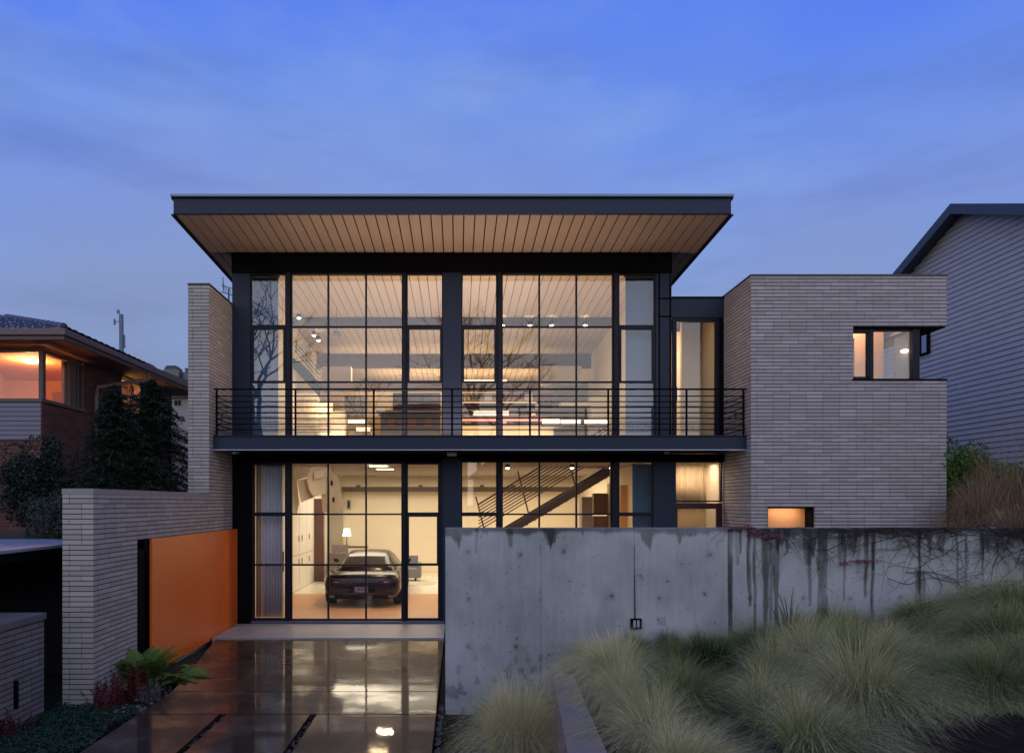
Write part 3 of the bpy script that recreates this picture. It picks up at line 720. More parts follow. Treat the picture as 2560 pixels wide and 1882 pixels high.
chairlike('armchair', 'slate grey armchair far back on the white floor right of the car', 'armchair', fx(900, 23), 8.2, .50, .42, .82, .6, gfb, R(180))
chairlike('lounge_chair', 'rounded mauve lounge chair near the table lamp', 'chair', fx(748, 24), 8.9, .55, .5, 1.15, .5, plain('mauve_cloth', (.25, .20, .2), .9))
RGm = thing('round_rug', 'pale round rug lying on the white floor by the armchair', 'rug', (fx(905, 22), 7.2, .006))
MB().lathe([(0, .02), (.75, .02), (.77, .0)], fx(905, 22), 7.2, .006, 40).build('pile', plain('pale_rug', (.55, .5, .42), .95), RGm)
o = thing('wall_speaker', 'small grey wall speaker box left of the table lamp wall', 'speaker', at(765, 1106, 25))
B(*bx(761, 769, 1096, 1117, 25.3, .1)).build('cabinet', plain('sage_box', (.28, .30, .24), .6), o)
B(*bx(763, 767, 1099, 1114, 25.28, .018)).build('grille', M['groove'], o)

# ---------------------------------------------------------------- the car
CR = thing('parked_car', 'dark maroon low coupe parked nose-in inside the lit garage', 'car', (0, 0, 0))
paint = plain('maroon_car_paint', (.014, .005, .009), .25, .1, .05, 1, Coat_Weight=.12, Coat_Roughness=.05)
def ring(w, zb, zt, y, drop):
    half = [(0, zb), (.70*w, zb), (.90*w, zb+.05), (.985*w, zb+.22), (w, (zb+zt)/2+.05), (.985*w, zt-.16), (.94*w, zt-.06), (.84*w, zt-.012), (.5*w, zt+.005*drop), (0, zt+.012*drop)]
    pts = half + [(-x, z) for x, z in half[-2:0:-1]]
    return [(x, y, z) for x, z in pts]
def loft(rings, closed=True):
    V = [p for r_ in rings for p in r_]; n = len(rings[0]); Fq = []
    for i in range(len(rings)-1):
        for k in range(n): k2 = (k+1) % n; Fq.append((i*n+k, i*n+k2, (i+1)*n+k2, (i+1)*n+k))
    mb = MB(); mb.v = V; mb.f = Fq; mb.uv = [(0, 0)]*(4*len(Fq))
    mb.f.append(tuple(range(n))[::-1]); mb.uv += [(0, 0)]*n
    mb.f.append(tuple(range((len(rings)-1)*n, len(rings)*n))); mb.uv += [(0, 0)]*n
    return mb
st_ = [(-.03,.70,.32,.72),(.0,.80,.28,.80),(.04,.87,.25,.85),(.14,.93,.22,.872),(.45,.975,.2,.90),(.9,.995,.2,.94),(1.6,.965,.2,.945),(2.6,.955,.2,.93),(3.4,.96,.2,.90),(4.1,.95,.2,.83),(4.6,.90,.22,.74),(4.85,.80,.26,.66),(4.95,.62,.32,.58)]
body = loft([ring(w, zb_, zt_, y, 1) for y, w, zb_, zt_ in st_]).build('body', paint, CR, smooth=True)
def gring(y, hb, ht, z0, z1):
    half = [(0, z0), (hb, z0), (hb-.02, z0+(z1-z0)*.3), (ht+.03, z1-.06), (ht-.04, z1-.015), (ht*.5, z1+.004), (0, z1+.008)]
    pts = half + [(-x, z) for x, z in half[-2:0:-1]]
    return [(x, y, z) for x, z in pts]
gh = [(.55,.72,.60,.88,.93),(.9,.77,.58,.90,1.09),(1.25,.79,.55,.90,1.24),(1.6,.80,.53,.90,1.335),(2.0,.80,.52,.90,1.37),(2.45,.80,.53,.90,1.365),(2.9,.79,.60,.90,1.26),(3.3,.77,.62,.90,1.09),(3.65,.74,.64,.88,.94)]
dkglass = plain('car_window_tint', (.04, .04, .045), .04, 0, 0, 1, 0, .9)
loft([gring(*g_) for g_ in gh]).build('cabin', paint, CR, smooth=True)
def zgh(y):
    for a_, b_ in zip(gh, gh[1:]):
        if a_[0] <= y <= b_[0]:
            t = (y-a_[0])/(b_[0]-a_[0]); return a_[4]+(b_[4]-a_[4])*t, a_[2]+(b_[2]-a_[2])*t
rw = MB(); ys = [.70, .9, 1.1, 1.25, 1.45]
for y0_, y1_ in zip(ys, ys[1:]):
    z0_, h0 = zgh(y0_); z1_, h1 = zgh(y1_)
    xs0 = [-h0*.88, -h0*.45, 0, h0*.45, h0*.88]; xs1 = [-h1*.88, -h1*.45, 0, h1*.45, h1*.88]
    for k in range(4):
        zz = lambda x, h, z: z + .020 - .012*(abs(x)/h)**2
        rw.poly([(xs0[k], y0_, zz(xs0[k],h0,z0_)), (xs0[k+1], y0_, zz(xs0[k+1],h0,z0_)), (xs1[k+1], y1_, zz(xs1[k+1],h1,z1_)), (xs1[k], y1_, zz(xs1[k],h1,z1_))])
rw.build('rear_window', dkglass, CR, smooth=True)
for s in (-1, 1):
    sw = MB(); pts0 = []; 
    yy = [1.0, 1.5, 2.0, 2.5, 3.0]
    for a_, b_ in zip(yy, yy[1:]):
        za, ha = zgh(a_); zb2, hb2 = zgh(b_)
        def P(y, z, h, top):
            return (s*((h+.045) if top else .805), y, (z-.085) if top else .97)
        sw.poly([P(a_, za, ha, 0), P(b_, zb2, hb2, 0), P(b_, zb2, hb2, 1), P(a_, za, ha, 1)])
    sw.build('side_window', dkglass, CR, smooth=True)
    # light cluster
    tl = MB(); 
    tl.hexa([(s*.36,-.032,.655),(s*.84,.03,.66),(s*.84,.06,.66),(s*.36,.0,.655)], [(s*.34,-.032,.70),(s*.86,.03,.735),(s*.86,.06,.735),(s*.34,.0,.70)])
    tl.build('tail_light', plain('red_lens', (.22, .008, .012), .2, 0, .3, 30, Coat_Weight=.6), CR)
    B(s*.62-.06, s*.62+.06, -.035, 0, .672, .69).build('reflector', plain('pink_lens', (.8, .4, .4), .1), CR)
    B(s*.72-.10, s*.72+.10, -.03, .03, .30, .325).build('exhaust_trim', plain('chrome', (.6, .6, .62), .2, 1.0), CR)
    m_ = MB(); m_.hexa([(s*.95,2.75,.95),(s*1.10,2.78,.96),(s*1.10,2.86,.96),(s*.95,2.86,.95)], [(s*.97,2.75,1.05),(s*1.12,2.78,1.07),(s*1.10,2.86,1.07),(s*.97,2.86,1.05)])
    m_.build('mirror', paint, CR, bevel=.015)
    for y in (.85, 3.95):
        c = (s*.86, y, .345)
        t_ = MB(); prof_ = [(.20,-.12),(.31,-.12),(.34,-.10),(.345,0),(.34,.10),(.31,.12),(.20,.12)]
        t_.lathe(prof_, 0, 0, 0, 28)
        t_.v = [(c[0]+z, c[1]+x, c[2]+y_) for x, y_, z in t_.v]
        wh = t_.build('wheel', plain('tyre_rubber', (.012,.012,.013), .8), CR, smooth=True)
        r_ = MB(); r_.lathe([(0,-.09),(.21,-.09),(.21,.09),(0,.09)], 0, 0, 0, 20); r_.v = [(c[0]+z, c[1]+x, c[2]+y_) for x, y_, z in r_.v]
        r_.build('rim', plain('alloy', (.35,.35,.37), .3, .9), wh)
B(-.66, .66, -.04, .0, .24, .34).build('diffuser', M['black'], CR, bevel=.01)
B(-.70, .70, -.0345, -.005, .845, .862).build('spoiler', paint, CR, bevel=.004)
B(-.34, .34, -.030, -.015, .40, .585).build('plate_recess', M['black'], CR)
pl = B(-.165, .165, -.042, -.031, .415, .555).build('number_plate', plain('violet_grey_plate', (.22, .20, .34), .4), CR)
def text(s, size, loc, mat, parent, name='lettering', rot=(R(90), 0, 0)):
    c = bpy.data.curves.new(name, 'FONT'); c.body = s; c.size = size; c.align_x = 'CENTER'; c.align_y = 'CENTER'; c.extrude = .001
    o = bpy.data.objects.new(name, c); COL.objects.link(o); bpy.context.view_layer.update()
    me = bpy.data.meshes.new_from_object(o.evaluated_get(bpy.context.evaluated_depsgraph_get())); bpy.data.objects.remove(o)
    me.materials.clear(); me.materials.append(mat); o = bpy.data.objects.new(name, me); COL.objects.link(o); o.parent = parent; o.location = loc; o.rotation_euler = rot; return o
text('88-88', .085, (0, -.044, .49), plain('navy_ink', (.02, .02, .08), .5), pl)
B(-.10, .10, -.0445, -.042, .430, .436).build('plate_frame', plain('pale_line', (.5, .5, .6), .4), pl)
CR.scale.x = 1.0; CR.scale.z = .95; CR.location = (-2.40, 1.98, .001); CR.rotation_euler.z = R(1.5)

# ---------------------------------------------------------------- left neighbour
NH = thing('neighbour_house', 'low brick house with a dark tiled hip roof and orange lit corner window', 'house', (-9.5, 0, 0))
XN = -8.88; dN = 14.6; YN = dN - 15
def nz(y, d=14.6): return fz(y, d)
zS, zT = nz(877), nz(773)
nb = MB()
zE = fz(742, 14.0); zEt = fz(728, 14.0)
nb.box(XN-4.5, XN, YN, YN+.2, -.3, zS-.05)                                         # front wall below window
nb.box(XN-.2, XN, YN+.2, 6.2, -.3, zS-.05)
def sd(x): return -XN * F / (CX - x)                                                # distance of a point on the side wall seen at x
nb.box(XN-.2, XN, sd(184)-15, sd(263)-15, zS-.05, zE)
nb.box(XN-.2, XN, sd(310)-15, 6.2, zS-.05, zE); nb.box(XN-.2, XN, sd(263)-15, sd(310)-15, zS-.05, 5.0)
nb.build('brick_wall', M['brick_red'], NH)
sid = MB()
for i in range(8):
    z = nz(964) + i*(zS-.05-nz(964))/8; hh = (zS-.05-nz(964))/8
    sid.hexa([(XN-4.5,YN-.03,z),(XN-.02,YN-.03,z),(XN-.02,YN-.005,z),(XN-4.5,YN-.005,z)], [(XN-4.5,YN-.012,z+hh*.92),(XN-.02,YN-.012,z+hh*.92),(XN-.02,YN-.005,z+hh*.92),(XN-4.5,YN-.005,z+hh*.92)])
sid.build('siding', plain('lilac_siding', (.15, .14, .19), .6), NH)
wnd = MB()
wnd.box(XN-4.5, XN+.02, YN-.05, YN+.06, zS-.05, zS+.02)
wnd.box(XN-.02, XN+.05, YN+.06, sd(184)-15, zS-.05, zS+.02)
wnd.box(XN-.06, XN+.03, YN-.03, YN+.08, zS+.02, zT+.06)
wnd.box(XN-4.5, XN-.06, YN-.02, YN+.08, zT, zT+.06); wnd.box(XN-.05, XN+.02, YN+.08, sd(184)-15, zT, zT+.06)
for x in (152, 167, 177): y_ = sd(x)-15; wnd.box(XN-.06, XN+.02, y_, y_+(.25 if x == 152 else .1), zS+.02, zT)
nw = wnd.build('corner_window', plain('brown_grey_frame', (.09, .065, .06), .6), NH)
B(XN-4.5, XN-.06, YN+.02, YN+.026, zS+.02, zT).build('pane', M['glass_n'], nw)
B(XN-.03, XN-.024, YN+.08, sd(184)-15, zS+.02, zT).build('pane', M['glass_n'], nw)
w2 = MB(); ya, yc = sd(264)-15, sd(309)-15
wz0, wz1 = 5.0, zE-.05
for z in (wz0, 5.45, wz1-.06): w2.box(XN-.08, XN+.01, ya, yc, z, z+.05)
for y_ in (ya, (ya+yc)/2, yc-.05): w2.box(XN-.08, XN+.012, y_, y_+.05, wz0, wz1)
w2o = w2.build('side_window', M['trim_dark'], NH)
B(XN-.05, XN-.045, ya, yc, wz0, wz1).build('pane', M['glass_n'], w2o)
B(XN-.9, XN-.88, ya-.2, yc+1.6, zS-.3, zE).build('drape', plain('amber_drape', (.7, .45, .2), .9), w2o)
# eaves, gutter, roof
XE = -8.07; YE = -1.0
ev = MB(); ev.box(XN-4.8, XE-.02, YE+.02, 6.4, zE-.03, zE+.01)
ev.build('eave_soffit', plain('brown_soffit', (.12, .075, .06), .8), NH)
gu = MB(); gu.box(XN-4.8, XE, YE-.0, YE+.02, zE-.02, zEt+.06); gu.box(XE-.02, XE, YE+.02, 6.4, zE-.02, zEt+.06)
gu.box(XN-4.8, XE+.06, YE-.07, YE, zE+.06, zEt+.06); gu.box(XE, XE+.06, YE, 6.4, zE+.06, zEt+.06)
gu.build('gutter', plain('brown_gutter', (.13, .09, .085), .6), NH)
# hip roof with tiles (scalloped courses)
rf = MB(); zr0 = zEt+.05; slope = .33
def hipz(x, y):
    return zr0 + slope*min(XE + .05 - x, y - YE + .05)
xa = np.arange(XE+.05, XN-4.6, -.05); ya2 = np.arange(YE-.05, 3.0, .05)
def tilez(x, y):
    u, v = (y - YE + .05, x) if (y - YE) < (XE - x) else (XE + .05 - x, y)
    rowv = u/.30; fr = rowv - math.floor(rowv); odd = math.floor(rowv) % 2
    return hipz(x, y) + .05*(1-fr) + .022*abs(math.sin(math.pi*(v/.26 + .5*odd)))
V = [(x, y, tilez(x, y)) for x in xa for y in ya2]; ny = len(ya2)
Fq = [(i*ny+j, (i+1)*ny+j, (i+1)*ny+j+1, i*ny+j+1) for i in range(len(xa)-1) for j in range(ny-1)]
m_, nt, nn, l_ = nmat('dark_tiles')
geo = nt.nodes.new('ShaderNodeNewGeometry'); sp_ = nt.nodes.new('ShaderNodeSeparateXYZ'); l_.new(geo.outputs['Position'], sp_.inputs[0])
vt = N(nt, 'ShaderNodeTexVoronoi', Scale=3.6, feature='DISTANCE_TO_EDGE'); tc_ = nt.nodes.new('ShaderNodeTexCoord'); mp_ = nt.nodes.new('ShaderNodeMapping'); mp_.inputs['Scale'].default_value = (1, 1.1, .01)
vt.inputs['Randomness'].default_value = .45; l_.new(tc_.outputs['Object'], mp_.inputs[0]); l_.new(mp_.outputs[0], vt.inputs['Vector'])
edge = math_(nt, 'LESS_THAN', vt.outputs[0], .05)
finish(nt, mixc(nt, edge, (.012, .013, .022), (.17, .17, .21)), .45, 0, bump(nt, vt.outputs[0], .6, .03))
fast_mesh('roof', V, Fq, m_, NH, smooth=False)
ri = MB(); a_ = Vector((XE, YE, zr0+.06)); d_2 = Vector((-1, 1, slope))
for i in range(14): ri.tube([a_ + d_2*(i*.25), a_ + d_2*(i*.25+.27)], [.075, .06], 7)
ri.build('ridge_tiles', plain('dark_ridge', (.07, .07, .10), .5), NH)
bk = MB(); bk.hexa([(XN-4.6,2.9,zr0+.0),(XE+.02,2.9,zr0),(XE+.02,6.5,zr0),(XN-4.6,6.5,zr0)], [(XN-4.6,2.9,zr0+.2),(XE-.6,2.9,zr0+.12),(XE-.6,6.5,zr0+.12),(XN-4.6,6.5,zr0+.2)])
bk.build('rear_roof', plain('dark_felt', (.02, .02, .03), .8), NH)
dp = MB(); y_ = sd(204)-15
dp.tube([(XE-.0, y_+1.2, zE+.02), (XE-.05, y_+1.2, zE-.15), (XN+.08, y_+.05, zE-.55), (XN+.08, y_, zE-.8), (XN+.08, y_, .2)], .045, 8)
dp.build('downpipe', plain('pale_brown_pipe', (.22, .17, .16), .5), NH)
ni = MB(); op = plain('orange_room_plaster', (.75, .45, .24), .9)
ni.box(XN-4.5, XN-.2, 3.2, 3.3, zS-1, zE-.05); ni.box(XN-4.6, XN-4.5, YN, 3.3, zS-1, zE-.05); ni.box(XN-4.5, XN-.2, YN+.2, 3.2, zE-.12, zE-.05); ni.box(XN-4.5, XN-.2, YN+.2, 3.2, zS-.9, zS-.8)
ni.build('room', op, NH)
kt = MB(); kt.box(XN-2.2, XN-.9, 2.6, 3.19, zS-.8, zS+.25); kt.build('kitchen_counter', plain('amber_wood', (.45, .22, .1), .6), NH)
B(XN-1.0, XN-.25, 3.1, 3.19, zS-.7, zS+.68).build('inner_door', plain('amber_wood_2', (.55, .3, .16), .6), NH)
B(XN-3.6, XN-1.35, .9, 1.0, zS-.6, zS+.12).build('worktop', plain('cream_top', (.75, .6, .45), .5), NH)
hb = MB(); hb.hexa([(XN-2.75,1.6,zS+.35),(XN-2.25,1.6,zS+.35),(XN-2.25,2.0,zS+.35),(XN-2.75,2.0,zS+.35)], [(XN-2.6,1.7,zE-.13),(XN-2.4,1.7,zE-.13),(XN-2.4,1.9,zE-.13),(XN-2.6,1.9,zE-.13)])
hb.build('extractor_hood', plain('dull_copper', (.30,.17,.09), .6), NH)
B(XN-1.9, XN-1.25, 3.17, 3.198, zS+.30, zS+.75).build('picture', plain('faded_print', (.40,.24,.12), .6), NH)
for k in range(3): B(XN-3.5+k*.5, XN-3.32+k*.5, .92, .98, zS+.12, zS+.12+(.10,.16,.07)[k]).build('utensil', plain('dark_utensil', (.10,.06,.04), .4), NH)
B(XN-.16, XN-.10, sd(150)-15, sd(184)-15, zS-.02, zT+.02).build('drape', plain('mauve_drape', (.30,.17,.13), .9), nw)
p = at(68, 785, 15.6)
o = thing('globe_lamp', 'glowing round ceiling lamp inside the left neighbour window', 'ceiling light', p)
MB().lathe([(0, -.13), (.10, -.12), (.20, -.05), (.22, .01), (.17, .06), (.06, .08)], p.x, p.y, p.z, 20).build('bowl', M['globe'], o, smooth=True)
MB().tube([(p.x, p.y, p.z+.06), (p.x, p.y, zE-.12)], .03, 8).build('stem', M['brown_panel'], o)

# far small house and chimneys beyond
FH = thing('background_house', 'distant pale house with a dark roof between the conifer and the brick fin', 'house', at(380, 1000, 27))
dF = 27
fh = MB(); fh.box(fx(318, dF), fx(440, dF), dF-15, dF-9, 0, fz(862, dF)); fh.build('wall', plain('pale_lilac_render', (.30, .27, .27), .8), FH)
rp = [at(318, 797, dF), at(414, 836, dF-1), at(414, 856, dF-1), at(318, 850, dF)]
rp = [(p.x, p.y, p.z) for p in rp]
rm = MB(); back = Vector((-.5, 5, 0))
lo = [Vector(rp[3]), Vector(rp[2]), Vector(rp[2])+back, Vector(rp[3])+back]; hi = [Vector(rp[0]), Vector(rp[1]), Vector(rp[1])+back, Vector(rp[0])+back]
rm.hexa(lo, hi); rm.build('roof', plain('brown_black_roof', (.03, .028, .03), .7), FH)
for x in (385, 393): B(*bx(x-2.5, x+2.5, 878, 889, dF-.05, .06)).build('window', M['groove'], FH)
B(*bx(350, 412, 870, 873, dF-.12, .1)).build('string_course', M['trim_dark'], FH)
for j, (x0, x1, y0, lb) in enumerate(((357, 392, 805, 'stepped pale brick chimney above the distant roof, the widest'), (402, 413, 810, 'narrow grey chimney close beside the brick fin'), (318, 334, 800, 'low dark chimney with a metal cowl nearest the conifer'))):
    o = thing('chimney', lb, 'chimney', at((x0+x1)/2, 850, 30), 'chimneys on the distant roofs')
    B(*bx(x0, x1, y0+6, 880, 30, .7)).build('stack', plain('grey_chimney_%d' % j, ((.16,.15,.14),(.10,.11,.14),(.05,.05,.06))[j], .9), o)
    B(*bx(x0+4, x1-4, y0, y0+6, 30.05, .6)).build('cap', M['trim_dark'], o)
    B(*bx(x0+7, x1-7, y0-3, y0-1.6, 30.1, .5)).build('cowl', M['trim_dark'], o)
    for x in (x0+7.5, x1-8.5): B(*bx(x, x+1, y0-1.6, y0, 30.2, .05)).build('cowl_leg', M['trim_dark'], o)
MS = thing('signal_mast', 'tall slim blue grey mast with small fittings above the left rooftops', 'mast', at(268, 1104, 40))
p = at(266, 690, 40)
mt = plain('mast_blue_grey', (.10, .14, .20), .6)
MB().tube([(p.x+.12, p.y, 1), (p.x, p.y, p.z)], [.17, .12], 10).build('pole', mt, MS)
B(p.x-.16, p.x-.04, p.y-.2, p.y-.1, p.z+.02, p.z+.22).build('head', mt, MS)
MB().tube([at(259, 705, 40), at(264, 706, 40)], .03, 5).build('arm', mt, MS)
B(*bx(249, 252, 700, 712, 40, .1)).build('camera', mt, MS); MB().tube([at(252, 706, 40), at(260, 706, 40)], .02, 5).build('arm', mt, MS)
MB().tube([at(273, 735, 40), at(273, 763, 40)], .05, 5).build('aerial', mt, MS); MB().tube([at(268, 761, 40), at(276, 761, 40)], .03, 5).build('arm', mt, MS)
AN = thing('roof_aerial', 'small television aerial showing between the brick fin and the roof edge', 'aerial', at(500, 660, 18))
al = MB()
al.tube([at(484, 640, 18), at(512, 649, 18)], .012, 5); al.tube([at(489, 609, 18), at(491, 638, 18)], .012, 5); al.tube([at(487, 627, 18), at(512, 634, 18)], .010, 5)
al.tube([at(502, 634, 18), at(502, 700, 18)], .02, 5)
for i in range(5): al.tube([at(488+i*4, 622+i*2.6, 18.1), at(491+i*4, 642+i*1.2, 18.1)], .006, 4)
al.build('rods', M['trim_dark'], AN)

# ---------------------------------------------------------------- right neighbour
RN = thing('sided_house', 'blue grey clapboard gabled house close beside the brick wing', 'house', (15, 4, 0))
XG = 14.0; yp = 3.86; zp = 10.80; sl = .435
y_near, y_far = -9.0, 14.0
def ztop(y): return zp - sl*abs(y - yp)
gb = MB(); cw_ = .145; z = 0.0
while z < zp:
    hh = z + cw_*.5; w_ = (zp - .10 - hh)/sl
    a_, c_ = max(y_near, yp - w_), min(y_far, yp + w_)
    if c_ - a_ > .05:
        gb.poly([(XG-.030, c_, z), (XG-.030, a_, z), (XG-.002, a_, z+cw_), (XG-.002, c_, z+cw_)])
        gb.poly([(XG, c_, z), (XG, a_, z), (XG-.030, a_, z), (XG-.030, c_, z)])
    z += cw_
gb.build('siding', M['siding'], RN)
bd = MB(); zq0, zq1 = ztop(y_near)-.12, ztop(y_far)-.12
for (a_, c_) in (((y_near, zq0), (yp, zp-.12)), ((yp, zp-.12), (y_far, zq1))):
    (ya_, za_), (yb_, zb_) = a_, c_
    bd.poly([(XG+.01, ya_, 0), (XG+.01, yb_, 0), (XG+.01, yb_, zb_), (XG+.01, ya_, za_)])
bd.build('wall_core', M['trim_dark'], RN)
ro = MB()
for (ya_, yb_) in ((y_near, yp), (yp, y_far)):
    za_, zb_ = ztop(ya_), ztop(yb_)
    ro.hexa([(XG-.38,ya_,za_-.06),(XG+9,ya_,za_-.06),(XG+9,yb_,zb_-.06),(XG-.38,yb_,zb_-.06)], [(XG-.38,ya_,za_+.05),(XG+9,ya_,za_+.05),(XG+9,yb_,zb_+.05),(XG-.38,yb_,zb_+.05)])
ro.build('roof', plain('dark_shingles', (.035, .04, .06), .7, 0, .4, 8), RN)
rk = MB()
for (ya_, yb_) in ((y_near, yp), (yp, y_far)):
    za_, zb_ = ztop(ya_), ztop(yb_)
    rk.hexa([(XG-.42,ya_,za_-.22),(XG-.385,ya_,za_-.22),(XG-.385,yb_,zb_-.22),(XG-.42,yb_,zb_-.22)], [(XG-.42,ya_,za_+.06),(XG-.385,ya_,za_+.06),(XG-.385,yb_,zb_+.06),(XG-.42,yb_,zb_+.06)])
    rk.hexa([(XG-.385,ya_,za_-.12),(XG+.0,ya_,za_-.12),(XG+.0,yb_,zb_-.12),(XG-.385,yb_,zb_-.12)], [(XG-.385,ya_,za_-.061),(XG+.0,ya_,za_-.061),(XG+.0,yb_,zb_-.061),(XG-.385,yb_,zb_-.061)])
rk.build('rake_board', plain('navy_rake', (.05, .065, .10), .6), RN)
y0_, y1_ = XG*F/1036-15, XG*F/1018-15; z0_, z1_ = fz(778, 20.4), fz(722, 20.4)
wr = MB(); wr.box(XG-.08, XG-.02, y0_-.05, y0_+.05, z0_, z1_); wr.box(XG-.08, XG-.02, y1_-.05, y1_+.05, z0_, z1_); wr.box(XG-.08, XG-.02, y0_, y1_, z0_, z0_+.06); wr.box(XG-.08, XG-.02, y0_, y1_, z1_-.06, z1_)
wro = wr.build('window', M['black'], RN)
B(XG-.055, XG-.045, y0_, y1_, z0_+.05, z1_-.05).build('pane', plain('pale_blue_pane', (.20, .25, .34), .08, 0, .05, 1, 0, 1.0), wro)
# ---------------------------------------------------------------- ground, driveway, terraces
soil = plain('dark_soil', (.020, .014, .009), 1.0, 0, .5, 6, .6, .04)
gm = MB(); gm.box(-900, 900, -900, 900, -1.0, -.42)
struct(gm.build('ground', plain('dark_earth', (.04, .04, .032), .95, 0, .4, .8)))
struct(B(-40, -5.38, -2.6, 60, -.4, 2.0).build('terrace_ground', plain('terrace_earth', (.03, .035, .02), .95)))
struct(B(WX0+.02, 60, -5.79, 1.9, -.4, 2.0).build('raised_ground', plain('terrace_earth', (.03, .035, .02), .95)))
struct(B(9.8, 60, 1.9, 60, -.4, 2.0).build('side_ground', plain('terrace_earth', (.03, .035, .02), .95)))
struct(B(.1, 5.8, -5.78, -.1, -.3, -.02).build('courtyard', plain('courtyard_paving', (.2, .2, .2), .7)))
# street side behind the camera
struct(B(-60, 60, -40, -20, -.4, .9).build('street', plain('asphalt', (.05, .05, .055), .8)))

# wet driveway concrete
m, nt, nn, l = nmat('wet_concrete')
n1 = noise(nt, 1.1, 6, .6); n2 = noise(nt, 7, 5, .6); n3 = noise(nt, .45, 3)
c = mixc(nt, n1, (.012, .008, .006), (.036, .023, .016)); c = mixc(nt, math_(nt, 'MULTIPLY', n2, .4), c, (.016, .011, .009)); c = mixc(nt, ramp(nt, noise(nt, 2.1, 7, .7), [(.52, (0,0,0)), (.62, (1,1,1))]), c, (.062, .040, .027))
rg = ramp(nt, n1, [(.35, (.05,)*3), (.50, (.14,)*3), (.66, (.36,)*3)])
rgh = math_(nt, 'MULTIPLY_ADD', n2, .04, rg)
bb_ = finish(nt, c, .55, 0, bump(nt, noise(nt, 60, 3), .25, .003), .25, Coat_IOR=1.42)
wm = ramp(nt, n1, [(.42, (1,)*3), (.56, (.35,)*3)]); l.new(wm, bb_.inputs['Coat Weight']); l.new(math_(nt, 'MULTIPLY', rgh, .26), bb_.inputs['Coat Roughness'])
l.new(bump(nt, noise(nt, 3.4, 5, .6), .11, .010), bb_.inputs['Coat Normal'])
WET = m
zd = -.055; GX = (-2.96, -1.82)
DR = MB()
RE = -.28
def lx(y):           # left edge of the concrete
    return -4.72 if y > -2.9 else (-4.72 + (-2.9 - y)*.30 if y > -5.2 else -4.03)
j1, j2 = 9.65-15, 8.62-15
slabs = MB(); g_ = .014
for (ya, yb) in ((j1+g_, -1.68), (j2+g_, j1-g_)):
    slabs.poly([(lx(ya), ya, zd), (RE, ya, zd), (RE, yb, zd), (lx(yb), yb, zd)]) if ya < -5 else [slabs.poly([(lx(a_), a_, zd), (RE, a_, zd), (RE, b_, zd), (lx(b_), b_, zd)]) for a_, b_ in ((ya, -5.2), (-5.2, -2.9), (-2.9, yb))]
for x0, x1 in ((-4.03, GX[0]-.045), (GX[0]+.045, GX[1]-.045), (GX[1]+.045, RE)):
    slabs.poly([(x0, -20, zd), (x1, -20, zd), (x1, j2-g_, zd), (x0, j2-g_, zd)])
dv = slabs.build('driveway', WET); struct(dv)
sd_ = dv.modifiers.new('s', 'SOLIDIFY'); sd_.thickness = .25; sd_.offset = -1
ap = B(-4.80, RE, -1.66, -.11, -.3, -.022).build('apron', plain('pale_apron_concrete', (.33, .31, .31), .45, 0, .2, 1.2)); struct(ap)
struct(B(-5.0, RE, -20, -.1, -.41, -.20).build('gravel_bed', plain('black_gravel', (.012, .011, .010), .9, 0, .5, 40, .9)))
# pebbles
def pebbles(name, label, spots, mat, kind=None):
    mb = MB()
    for (x, y, z, r) in spots:
        n = 7; ph = random.random()*6; q = [random.uniform(.7, 1.2) for _ in range(n)]
        mb.lathe([(0, r*.55), (r*.6, r*.45), (r, 0), (r*.7, -r*.4)], x, y, z, n)
    o = mb.build(name, mat); tag(o, label, 'pebbles', None, 'stuff'); return o
pale = plain('pale_pebble', (.075, .068, .06), .7, 0, .5, 9); dk = plain('dark_pebble', (.03, .028, .027), .6, 0, .5, 9)
sp = []
for gx in GX:
    for i in range(260): sp.append((gx + random.uniform(-.035, .035), random.uniform(-12, j2-.02), zd-.035, random.uniform(.008, .022)))
pebbles('gravel', 'dark wet gravel filling the joints between driveway slabs', sp, dk)
sp = [(random.uniform(RE+.02, -.19), random.uniform(-9, -5.6), -.17, random.uniform(.015, .032)) for _ in range(130)]
sp += [(random.uniform(-.17, .35), random.uniform(-8.2, -6.2), -.15, random.uniform(.012, .03)) for _ in range(70)]
sp += [(random.uniform(-4.55, -4.0), random.uniform(-6.2, -5.0), -.12, random.uniform(.02, .045)) for _ in range(40)]
pebbles('gravel', 'pale pebbles along the edges of the driveway', sp, pale)
struct(B(-5.45, -4.01, -20, -4.9, -.4, -.16).build('planting_bed', soil)); struct(B(-.20, 1.3, -20, -6.06, -.4, -.16).build('planting_bed', soil))

# right-hand sloping soil
def soilz(X, Y):
    d = Y + 15.0
    return .42 + .125*(X-1.3) + .12*(8.95-d) + .05*math.sin(1.7*X+.6*d) + .04*math.sin(2.9*d+X)
gx = np.arange(0, 14.8, .15); kx = lambda y: 1.22 + (y + 6.08)*.92/7.92; gy = np.arange(-16, -6.04, .15)
V = [(x + kx(y) + .12, y, soilz(x + kx(y) + .12, y)) for x in gx for y in gy]; n_ = len(gy)
Fq = [(i*n_+j, (i+1)*n_+j, (i+1)*n_+j+1, i*n_+j+1) for i in range(len(gx)-1) for j in range(n_-1)]
so = fast_mesh('soil', V, Fq, soil, smooth=True); struct(so)

